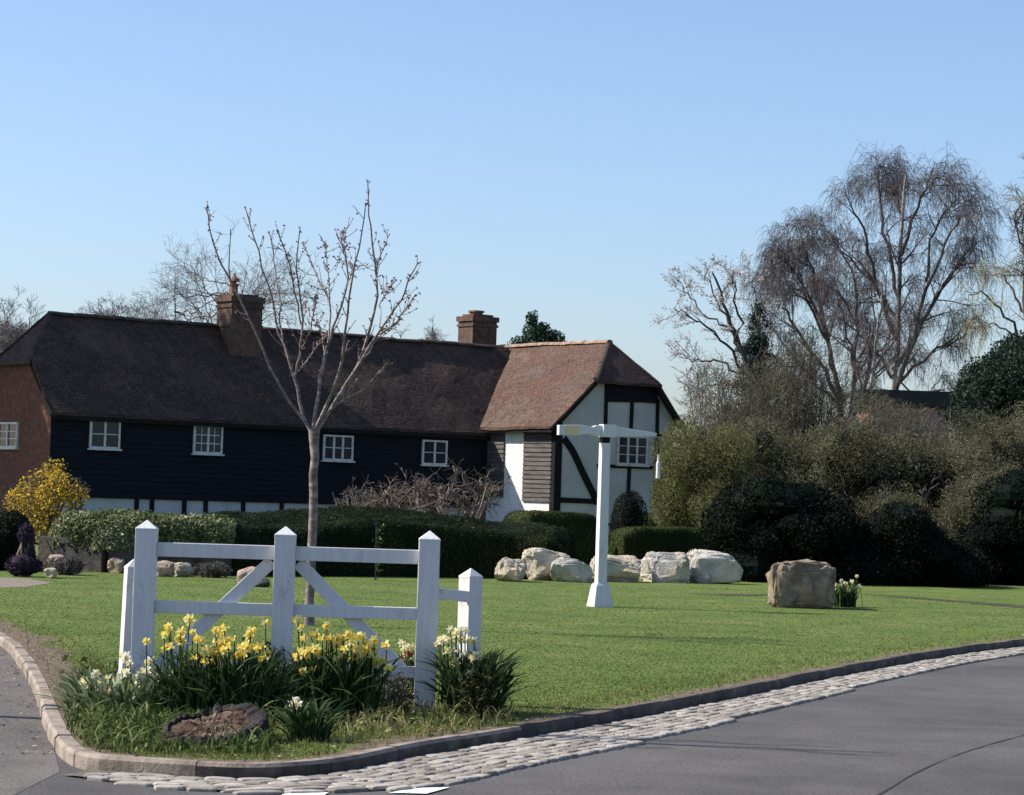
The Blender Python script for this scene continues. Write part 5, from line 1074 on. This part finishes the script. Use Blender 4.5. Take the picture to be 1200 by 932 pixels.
a1, b1 = spawn(pl, pr_, 7, 0.4, 1.0, 1.0, 0.65, (0, 0, -0.6), 6, 0.35, 0.7); tubes(mb, a1, np.maximum(b1, 0.009), 4); a2, b2 = spawn(a1, b1, 4, 0.2, 1.0, 0.9, 0.4, (0, 0, -0.3), 4, 0.35, 0.8); tubes(mb, a2, np.maximum(b2, 0.006), 3)
part('branch', mb, M['browntwig'], t)
c0 = P(425, 585, 62); shrub('bare_shrub', 'wispy low bare shrub left of the tangled one', 'shrub', [EL(420, 590, 61, 26, 20, 0.7)], 500, 0.05, 'lavender', core=0, stems=26, twigs=6, stemmat='greytwig')
# rockery stones before the wall
lab = ['pale pinkish rockery stone below the heather', 'cream rockery stone beside the purple cushion', 'buff rockery stone near the leaning bollard', 'grey-white stone low in the rockery', 'rounded tan rockery stone between purple cushions', 'cream stone at the left end of the rockery', 'weathered rockery stone seen left under the top gate rail', 'tan rockery stone seen under the top gate rail']
for i, (x, y, w, h) in enumerate([(66, 667, 24, 20), (92, 664, 22, 22), (134, 668, 20, 18), (58, 674, 16, 12), (104, 666, 24, 24), (60, 656, 20, 14), (190, 672, 28, 18), (215, 672, 26, 16)]):
    c = G(x, y + 4); s = c[1] / FPX; rock('rock', lab[i], 'rock', c + np.array([0, 0.1, 0]), (w * s, 0.35, h * s * 1.2), 60 + i, 'lime' if i % 2 else 'pinkstone', 'rockery stones at the foot of the garden wall', boxy=0.7, sub=4, rough=0.15)
def mound(label, x, y, rx_, ry_, mat, n=1800, size=0.04, cat='plant', name='heather', core=0.8):
    D = gdepth(x, y + ry_); c = P(x, y, D); s = D / FPX; return shrub(name, label, cat, [(c[0], c[1], max(c[2], 0.05), rx_ * s, rx_ * s * 0.8, ry_ * s)], n, size, mat, inner=0.75, core=core, stems=3, nscale=3.0)
mound('round purple cushion of flowers near the leaning bollard', 117, 658, 11, 12, 'purple', name='aubrieta')
mound('small purple cushion above the grey-brown mound', 80, 653, 8, 6, 'purple', 900, name='aubrieta')
mound('grey-brown clipped lavender mound at the lawn edge', 81, 663, 20, 11, 'lavender', name='lavender_mound')
mound('weedy grey tuft under the left gate rail', 250, 668, 22, 9, 'lavender', 1200, name='lavender_mound')
D = gdepth(32, 676); t = shrub('heather', 'tall dull purple heather with a narrow waist at the far left', 'shrub', [EL(31, 628, D, 10, 14, 0.14), EL(35, 645, D, 6, 12, 0.1), EL(28, 662, D, 19, 14, 0.25)], 2600, 0.045, 'purple', inner=0.75, core=0.85, stems=4, varbias=-0.25, nscale=3)
#@@TREES
# ------------------------------------------------------------------ trees
def guided_tree(name, label, D, base, trunk_px, limb_list, levels, barkm, limbm, twigm, r_trunk, group=None, spread=1.0, twig_r=0.004, sides=7, cat='tree'):
    """trunk and limbs follow given lines at the tree's distance, spread out in depth; the rest grows by itself"""
    b = P(*base, D); t = thing(name, label, cat, (b[0], b[1], 0), group=group)
    def wp(pxs, dz, k, jit): n = len(pxs); return resample([P(x, y, D + dz * i / max(n - 1, 1)) for i, (x, y) in enumerate(pxs)], k, jit)
    tpx = [P(x, y, D) for x, y in trunk_px]; tpx[0] = np.array([b[0], b[1], 0.0]); tp = resample(tpx, 18, 0.03); mb = MB(); tubes(mb, tp[None], np.linspace(r_trunk, r_trunk * 0.22, 18)[None], sides); part('trunk', mb, M[barkm], t, smooth=True)
    lp_, lr_ = [tp[6:]], [np.linspace(r_trunk * 0.8, r_trunk * 0.22, 18)[6:]]; lp_ = [resample(tp[6:], 16)]; lr_ = [np.linspace(r_trunk * 0.75, r_trunk * 0.2, 16)]; mb = MB()
    for pxs, dz, r0 in limb_list:
        q = wp(pxs, dz * spread, 16, 0.06); lp_.append(q); lr_.append(np.linspace(r0, max(r0 * 0.15, 0.012), 16)); tubes(mb, q[None], lr_[-1][None], 5)
    if limb_list: part('limb', mb, M[limbm], t, smooth=True)
    par, rad = np.array(lp_), np.array(lr_); mb = MB()
    for lv in levels:
        par, rad = spawn(par, rad, **lv['s']); rad = np.maximum(rad, lv.get('rmin', twig_r)); tubes(mb, par, rad, lv.get('sides', 3))
    part('crown', mb, M[twigm], t)
    return t, par
# birches: fine hanging twigs
def birch_levels(sz, n3=10): return [
    dict(s=dict(nper=11, t0=0.2, t1=1.0, ang=0.65, L=2.9 * sz, trop=(0, 0, 0.2), lfall=0.78, k=7, wob=0.10, rfac=0.55, rmax=0.05), rmin=0.012, sides=4),
    dict(s=dict(nper=8, t0=0.15, t1=1.0, ang=0.85, L=1.35 * sz, trop=(0, 0, -0.3), k=6, wob=0.14, rfac=0.6, rmax=0.02), rmin=0.006),
    dict(s=dict(nper=n3, t0=0.25, t1=1.0, ang=0.8, L=1.05 * sz, trop=(0, 0, -2.6), k=6, wob=0.10, rfac=0.7, rmax=0.007, rend=0.5), rmin=0.005)]
guided_tree('birch_tree', 'tall weeping silver birch with white trunk, right of the pair', 112, (1040, 600), [(1040, 600), (1043, 520), (1046, 470), (1052, 400), (1054, 320), (1058, 240), (1062, 205)],
    [([(1046, 470), (1060, 430), (1090, 330), (1116, 268), (1138, 246)], -2.5, .13), ([(1050, 430), (1085, 370), (1122, 312), (1146, 282)], 2.0, .11), ([(1052, 400), (1030, 340), (1010, 270), (990, 225)], -2.0, .12), ([(1054, 350), (1035, 270), (1030, 200), (1040, 205)], 2.2, .10),
     ([(1056, 300), (1080, 230), (1096, 212), (1108, 204)], -1.5, .09), ([(1048, 455), (1090, 415), (1124, 398), (1142, 372)], 1.5, .09), ([(1054, 380), (1020, 330), (980, 290), (965, 270)], 1.5, .09), ([(1047, 445), (1010, 390), (985, 345), (975, 310)], -1.2, .08), ([(1072, 390), (1110, 330), (1140, 280), (1150, 250)], 0.5, .07), ([(1058, 250), (1045, 225), (1025, 208)], 1.2, .06), ([(1085, 330), (1095, 270), (1122, 232), (1130, 222)], 2.5, .07), ([(1050, 440), (1075, 465), (1110, 455), (1130, 470)], -0.6, .05)],
    birch_levels(1.0), 'birchbark', 'birchlimb', 'birchtwig', 0.2)
guided_tree('birch_tree', 'spreading multi-stemmed birch leaning left of the taller one', 115, (988, 600), [(988, 600), (986, 520), (984, 470), (975, 420), (960, 370), (932, 320), (914, 302)],
    [([(990, 520), (1000, 440), (1005, 360), (990, 300), (960, 262)], 2.0, .12), ([(984, 470), (950, 410), (920, 366), (904, 342)], -2.0, .11), ([(980, 440), (960, 350), (945, 300), (938, 268)], 1.5, .11), ([(992, 510), (1015, 450), (1025, 380), (1020, 330)], -1.5, .10), ([(970, 400), (940, 340), (924, 302), (926, 272)], -1.4, .08), ([(985, 480), (940, 430), (912, 395), (900, 378)], 1.6, .08), ([(1000, 430), (985, 360), (970, 320)], -0.8, .07), ([(950, 355), (922, 335), (904, 318)], 1.0, .06)],
    birch_levels(0.95), 'birchlimb', 'birchlimb', 'birchtwig', 0.16)
guided_tree('birch_tree', 'slim birch stem with thin crown between the two big birches', 108, (1012, 600), [(1012, 600), (1010, 500), (1022, 440), (1030, 380), (1035, 330)], [([(1014, 480), (1000, 420), (985, 380)], 1, .06), ([(1022, 440), (1045, 400), (1060, 370)], -1, .06), ([(1018, 460), (1040, 430), (1070, 420)], 1.4, .05)], birch_levels(0.8, 7), 'birchbark', 'birchlimb', 'birchtwig', 0.12)
# blossom tree
bt, tips = guided_tree('blossom_tree', 'small early blossoming tree right of the gable', 84, (900, 560), [(900, 560), (893, 470), (880, 440), (865, 400), (850, 360), (835, 320)],
    [([(885, 450), (850, 405), (815, 375), (790, 360)], -1.2, .06), ([(872, 420), (850, 370), (830, 330), (828, 308)], 1.0, .05), ([(880, 440), (840, 425), (810, 420), (796, 415)], 0.8, .05), ([(868, 405), (865, 360), (860, 330), (858, 318)], -0.8, .05), ([(860, 390), (830, 370), (805, 345), (800, 335)], 1.2, .04), ([(885, 455), (890, 400), (885, 350), (880, 330)], 0.9, .05), ([(880, 445), (845, 450), (815, 455)], -0.5, .04)],
    [dict(s=dict(nper=8, t0=0.3, t1=1.0, ang=0.7, L=1.1, trop=(0, 0, 0.3), k=5, wob=0.15, rfac=0.5, rmax=0.02), rmin=0.009, sides=4), dict(s=dict(nper=5, t0=0.2, t1=1.0, ang=0.7, L=0.55, trop=(0, 0, 0.1), k=4, wob=0.15, rfac=0.6), rmin=0.006)], 'bark', 'bark', 'browntwig', 0.14)
q = tips[:, 1:].reshape(-1, 3); q = q[RNG.integers(len(q), size=4200)] + RNG.normal(size=(4200, 3)) * 0.05; mb = MB(); leaves(mb, q, 0.055, 0.8); part('blossom', mb, M['blossom'], bt)
# twiggy brown thickets behind the shrubs
def thicket(label, ells, n, mat, twigm, size=0.05, stems=70, name='thicket'): return shrub(name, label, 'thicket', ells, n, size, mat, asp=0.4, inner=0.3, core=0.0, stems=stems, stemmat=twigm, twigs=16, gap=0.3, stemr=0.022)
thicket('grey-brown leafless thicket right of the gable', [EL(850, 470, 80, 50, 50, 2.2), EL(900, 470, 82, 44, 54, 2.2), EL(835, 510, 78, 40, 40, 1.8)], 30000, 'brownolive', 'browntwig', stems=80)
thicket('purple-brown leafless thicket under the birches', [EL(945, 465, 84, 44, 54, 2.4), EL(990, 480, 84, 50, 40, 2.4), EL(930, 430, 84, 30, 40, 2.0)], 28000, 'brownolive', 'browntwig', stems=90)
thicket('bare grey thicket around the birch trunks', [EL(1040, 500, 80, 50, 36, 2.0), EL(1085, 530, 80, 40, 30, 2.0)], 20000, 'brownolive', 'greytwig', stems=70)
def conifer(label, D, x, ytop, ybot, wpx, n, mat, name='conifer', lean=0, tiers=10, ragged=0.3):
    c = P(x, 560, D); t = thing(name, label, 'tree', (c[0], c[1], 0)); top = P(x + lean, ytop, D); mb = MB(); tubes(mb, resample([np.array([c[0], c[1], 0]), (np.array([c[0], c[1], 0]) + top) / 2, top], 10)[None], np.linspace(0.2, 0.03, 10)[None], 6); part('trunk', mb, M['bark'], t)
    zb = P(x, ybot, D)[2]; mb = MB(); w = wpx * D / FPX; H = top[2] - zb; pts = []; va = []
    for i in range(tiers * 9):
        f = RNG.uniform(0, 1) ** 0.8; z = top[2] - H * f; L = w * (0.12 + 0.88 * f) * RNG.uniform(1 - ragged * 2, 1.1); a = RNG.uniform(0, 2 * math.pi); m_ = int(n / (tiers * 9)); s_ = RNG.uniform(0, 1, m_) ** 0.7
        cxx = c[0] + (top[0] - c[0]) * (1 - f * 0.5); q = np.column_stack([cxx + math.cos(a) * L * s_, c[1] + math.sin(a) * L * s_, z + 0.25 * L * s_ - 0.35 * L * s_ ** 2]) + RNG.normal(size=(m_, 3)) * w * 0.055 * np.array([1, 1, 0.8]); pts.append(q); va.append(np.full(m_, RNG.uniform(0.2, 0.9)) + RNG.normal(size=m_) * 0.15)
    leaves(mb, np.concatenate(pts), 0.13 * D / 90, 0.35, np.concatenate(va)); part('crown', mb, M[mat], t); return t
conifer('bushy grey-green conifer between the blossom tree and the birches', 92, 888, 360, 520, 62, 16000, 'conifer', ragged=0.4, tiers=16)
shrub('pine_tree', 'blue-green pine tree behind the wing roof', 'tree', [EL(627, 392, 112, 16, 18, 0.8), EL(609, 404, 112, 13, 10, 0.7), EL(648, 398, 112, 15, 12, 0.7), EL(624, 374, 112, 8, 14, 0.4), EL(636, 384, 112, 10, 8, 0.5), EL(625, 440, 112, 26, 40, 1.0)], 9000, 0.15, 'pine', asp=0.35, inner=0.35, core=0.45, stems=6, foliage='crown', gap=0.25, nscale=1.6)
shrub('evergreen_tree', 'dense dark evergreen tree at the right edge beside the outbuilding', 'tree', [EL(1165, 455, 82, 44, 42, 2.2), EL(1200, 430, 82, 44, 46, 2.2), EL(1150, 490, 82, 40, 36, 2.0), EL(1215, 480, 82, 50, 60, 2.2)], 45000, 0.10, 'conifer', inner=0.6, core=0.62, stems=8, foliage='crown', gap=0.5)
wt, tips = guided_tree('willow_tree', 'yellow-twigged weeping willow at the right edge', 100, (1215, 560), [(1215, 560), (1212, 470), (1205, 400), (1200, 340), (1205, 280)],
    [([(1208, 420), (1180, 370), (1150, 345), (1130, 350)], -1, .07), ([(1203, 370), (1180, 330), (1165, 320)], 1.2, .06), ([(1202, 350), (1220, 290), (1240, 260)], 0.5, .06), ([(1205, 300), (1190, 260), (1200, 230)], -0.6, .05), ([(1206, 400), (1165, 380), (1140, 385)], 0.8, .05), ([(1202, 340), (1230, 320), (1260, 330)], 0.8, .05)],
    [dict(s=dict(nper=7, t0=0.3, t1=1.0, ang=0.7, L=1.3, trop=(0, 0, 0.1), k=5, wob=0.15, rfac=0.5, rmax=0.03), rmin=0.01, sides=4), dict(s=dict(nper=11, t0=0.2, t1=1.0, ang=0.8, L=1.5, trop=(0, 0, -2.6), k=6, wob=0.1, rfac=0.6, rmax=0.008), rmin=0.005)], 'bark', 'bark', 'willow', 0.22)
# trees behind the house
def bare_tree(name, label, D, base, top, w, twigm, barkm='bark', nl=9, sz=1.0, r=0.3, group=None, twr=0.008, n2=7, n3=5, fr=(0.45, 0.85)):
    bx_, by_ = base; tx, ty = top; L = []
    for i in range(nl):
        f = RNG.uniform(*fr); s_ = -1 if i % 2 else 1; x0 = bx_ + (tx - bx_) * f; y0 = by_ + (ty - by_) * f; ex = tx + s_ * w * RNG.uniform(0.45, 1.0); ey = ty + (by_ - ty) * (0.02 + 0.4 * abs(ex - tx) / w * RNG.uniform(0.5, 1.0)); L.append(([(x0, y0), (x0 + (ex - x0) * 0.45, y0 + (ey - y0) * 0.4), (ex, ey)], RNG.normal() * 2.5, r * 0.45))
    return guided_tree(name, label, D, base, [base, ((bx_ + tx) / 2 + 3, (by_ + ty) / 2), top], L, [dict(s=dict(nper=n2, t0=0.25, t1=1.0, ang=0.7, L=2.2 * sz, trop=(0, 0, 0.15), k=6, wob=0.2, rfac=0.55, rmax=0.06), rmin=twr * 2, sides=4), dict(s=dict(nper=n3, t0=0.2, t1=1.0, ang=0.75, L=1.1 * sz, trop=(0, 0, 0.1), k=5, wob=0.22, rfac=0.6), rmin=twr * 1.3), dict(s=dict(nper=4, t0=0.2, t1=1.0, ang=0.7, L=0.6 * sz, trop=(0, 0, 0.1), k=4, wob=0.22, rfac=0.7), rmin=twr)], barkm, barkm, twigm, r, group)[0]
bare_tree('bare_tree', 'large spreading bare tree behind the chimney', 125, (258, 590), (270, 268), 92, 'fartwig', 'greytwig', nl=20, sz=1.3, r=0.10, n2=6, n3=4, twr=0.005)
bare_tree('bare_tree', 'lower wide bare tree over the ridge left of the chimney', 130, (200, 590), (205, 325), 60, 'fartwig', 'greytwig', nl=18, sz=1.0, r=0.09, n2=6, n3=4, twr=0.005)
FG = 'distant bare trees beyond the house'
bare_tree('bare_tree', 'pale distant bare tree above the middle of the left roof', 190, (135, 590), (132, 352), 34, 'fartwig', 'fartwig', 26, 1.1, 0.12, FG, 0.010, 9, 6, (0.65, 0.97))
bare_tree('bare_tree', 'pale distant tree at the very left edge of the sky', 180, (8, 590), (8, 366), 28, 'fartwig', 'fartwig', 26, 1.1, 0.12, FG, 0.010, 9, 6, (0.65, 0.97))
bare_tree('bare_tree', 'pale distant tree touching the left end of the ridge', 185, (40, 590), (34, 372), 22, 'fartwig', 'fartwig', 24, 1.0, 0.12, FG, 0.010, 9, 6, (0.65, 0.97))
bare_tree('bare_tree', 'faint slim poplar over the ridge left of the second chimney', 200, (508, 590), (507, 377), 7, 'fartwig', 'fartwig', 14, 0.5, 0.06, FG, 0.008, 8, 5, (0.75, 0.98))
bare_tree('bare_tree', 'faint low distant tree on the ridge, left of the slim poplar', 205, (470, 590), (470, 392), 14, 'fartwig', 'fartwig', 14, 0.6, 0.06, FG, 0.008, 8, 5, (0.75, 0.98))
bare_tree('bare_tree', 'grey bare tree cut by the right edge above the willow', 105, (1222, 560), (1215, 200), 34, 'birchtwig', nl=9, sz=0.9, r=0.2)
# outbuilding
D = 100; a = P(1018, 480, D); b = P(1112, 500, D); ob = thing('brick_outbuilding', 'low pink brick outbuilding with a dark flat roof behind the birches', 'building', ((a[0] + b[0]) / 2, D + 1.5, 0))
zt = P(1070, 478, D)[2]; zr = P(1070, 458, D)[2]; mb = MB(); mb.box(((a[0] + b[0]) / 2, D + 1.5, zt / 2), (b[0] - a[0], 3, zt)); part('wall', mb, M['pinkbrick'], ob, uv=True)
mb = MB(); mb.box(((a[0] + b[0]) / 2, D + 1.5, (zt + zr) / 2), (b[0] - a[0] + 0.5, 3.4, zr - zt)); part('roof', mb, M['flatroof'], ob)

# trees just beyond the left edge: their shade falls on the house end and across the road
et = P(-390, 560, 82.5); shrub('evergreen_tree', 'tall dense evergreen beyond the left edge, shading the brick end of the house', 'tree', [(et[0], et[1], 12.0, 3.6, 5.6, 4.2), (et[0] + 0.3, et[1] + 0.5, 16.5, 3.2, 4.6, 3.8), (et[0], et[1] + 1.0, 20.0, 2.2, 3.2, 2.6), (et[0], et[1], 8.0, 3.2, 4.6, 3.0)], 16000, 0.3, 'conifer', inner=0.6, core=0.85, stems=3, foliage='crown')

b_ = np.array([-5.3, 17.75, 0.0]); bx_p, _s = 600 - 5.3 / 17.75 * 3000, 3000 / 17.75
yz = lambda z: 557 + (1.55 - z) * _s
guided_tree('bare_tree', 'slim bare roadside tree beyond the left edge of the lane', 17.75, (bx_p, yz(0)), [(bx_p, yz(0)), (bx_p + 8, yz(2.5)), (bx_p, yz(4.5)), (bx_p + 6, yz(6.9))],
    [([(bx_p + 2, yz(3.6)), (bx_p + 60, yz(5.0)), (bx_p + 80, yz(6.2))], 0.25, .035), ([(bx_p + 2, yz(4.0)), (bx_p - 60, yz(5.2)), (bx_p - 70, yz(6.0))], -0.3, .03), ([(bx_p, yz(4.6)), (bx_p + 40, yz(5.6)), (bx_p + 30, yz(6.5))], -0.2, .025)],
    [dict(s=dict(nper=6, t0=0.3, t1=1.0, ang=0.6, L=0.6, trop=(0, 0, 0.4), k=5, wob=0.12, rfac=0.5, rmax=0.012), rmin=0.005)], 'cherrybark', 'cherrybark', 'cherrytwig', 0.09)
# leaf litter and grit along the kerb of the lane
n = 900; i_ = RNG.integers(10, iL + 6, n); off = np.abs(RNG.normal(size=n)) * 0.22 + 0.03; q = KC[i_] + KN[i_] * off[:, None] + RNG.normal(size=(n, 2)) * 0.03
mb = MB(); leaves(mb, np.column_stack([q, np.full(n, ZROAD + 0.014)]), 0.032, 0.6, normals=np.tile([0, 0, 1.0], (n, 1)), loose=0.25)
solo('leaf_litter', mb, leaf_mat('dry_leaf', [(0, (0.07, 0.05, 0.035)), (0.6, (0.20, 0.15, 0.10)), (1, (0.38, 0.31, 0.23))], 0.1, 0.9), (KC[iL][0], KC[iL][1], ZROAD), kind='stuff')
n = 1400; i_ = RNG.integers(10, len(KC) - 80, n); off = RNG.uniform(0.08, 0.4, n); q = KC[i_] - KN[i_] * off[:, None]
mb = MB(); leaves(mb, np.column_stack([q, np.full(n, 0.02)]), 0.03, 0.5, normals=np.tile([0, 0, 1.0], (n, 1)), loose=0.4)
solo('leaf_litter', mb, bpy.data.materials['dry_leaf'], (KC[ci][0], KC[ci][1], 0), kind='stuff')

# far-off wood closing the view
n = 26000; x_ = RNG.uniform(-190, 230, n); top_ = 6.5 + np.array([2.2 * mnoise.noise(Vector((q * 0.06, 1, 0))) + 1.2 * mnoise.noise(Vector((q * 0.3, 2, 0))) for q in x_])
mb = MB(); leaves(mb, np.column_stack([x_, 255 + RNG.uniform(-8, 8, n), RNG.uniform(0, 1, n) * top_]), 1.1, 0.7)
solo('far_wood', mb, M['brownolive'], (0, 255, 0), kind='stuff')
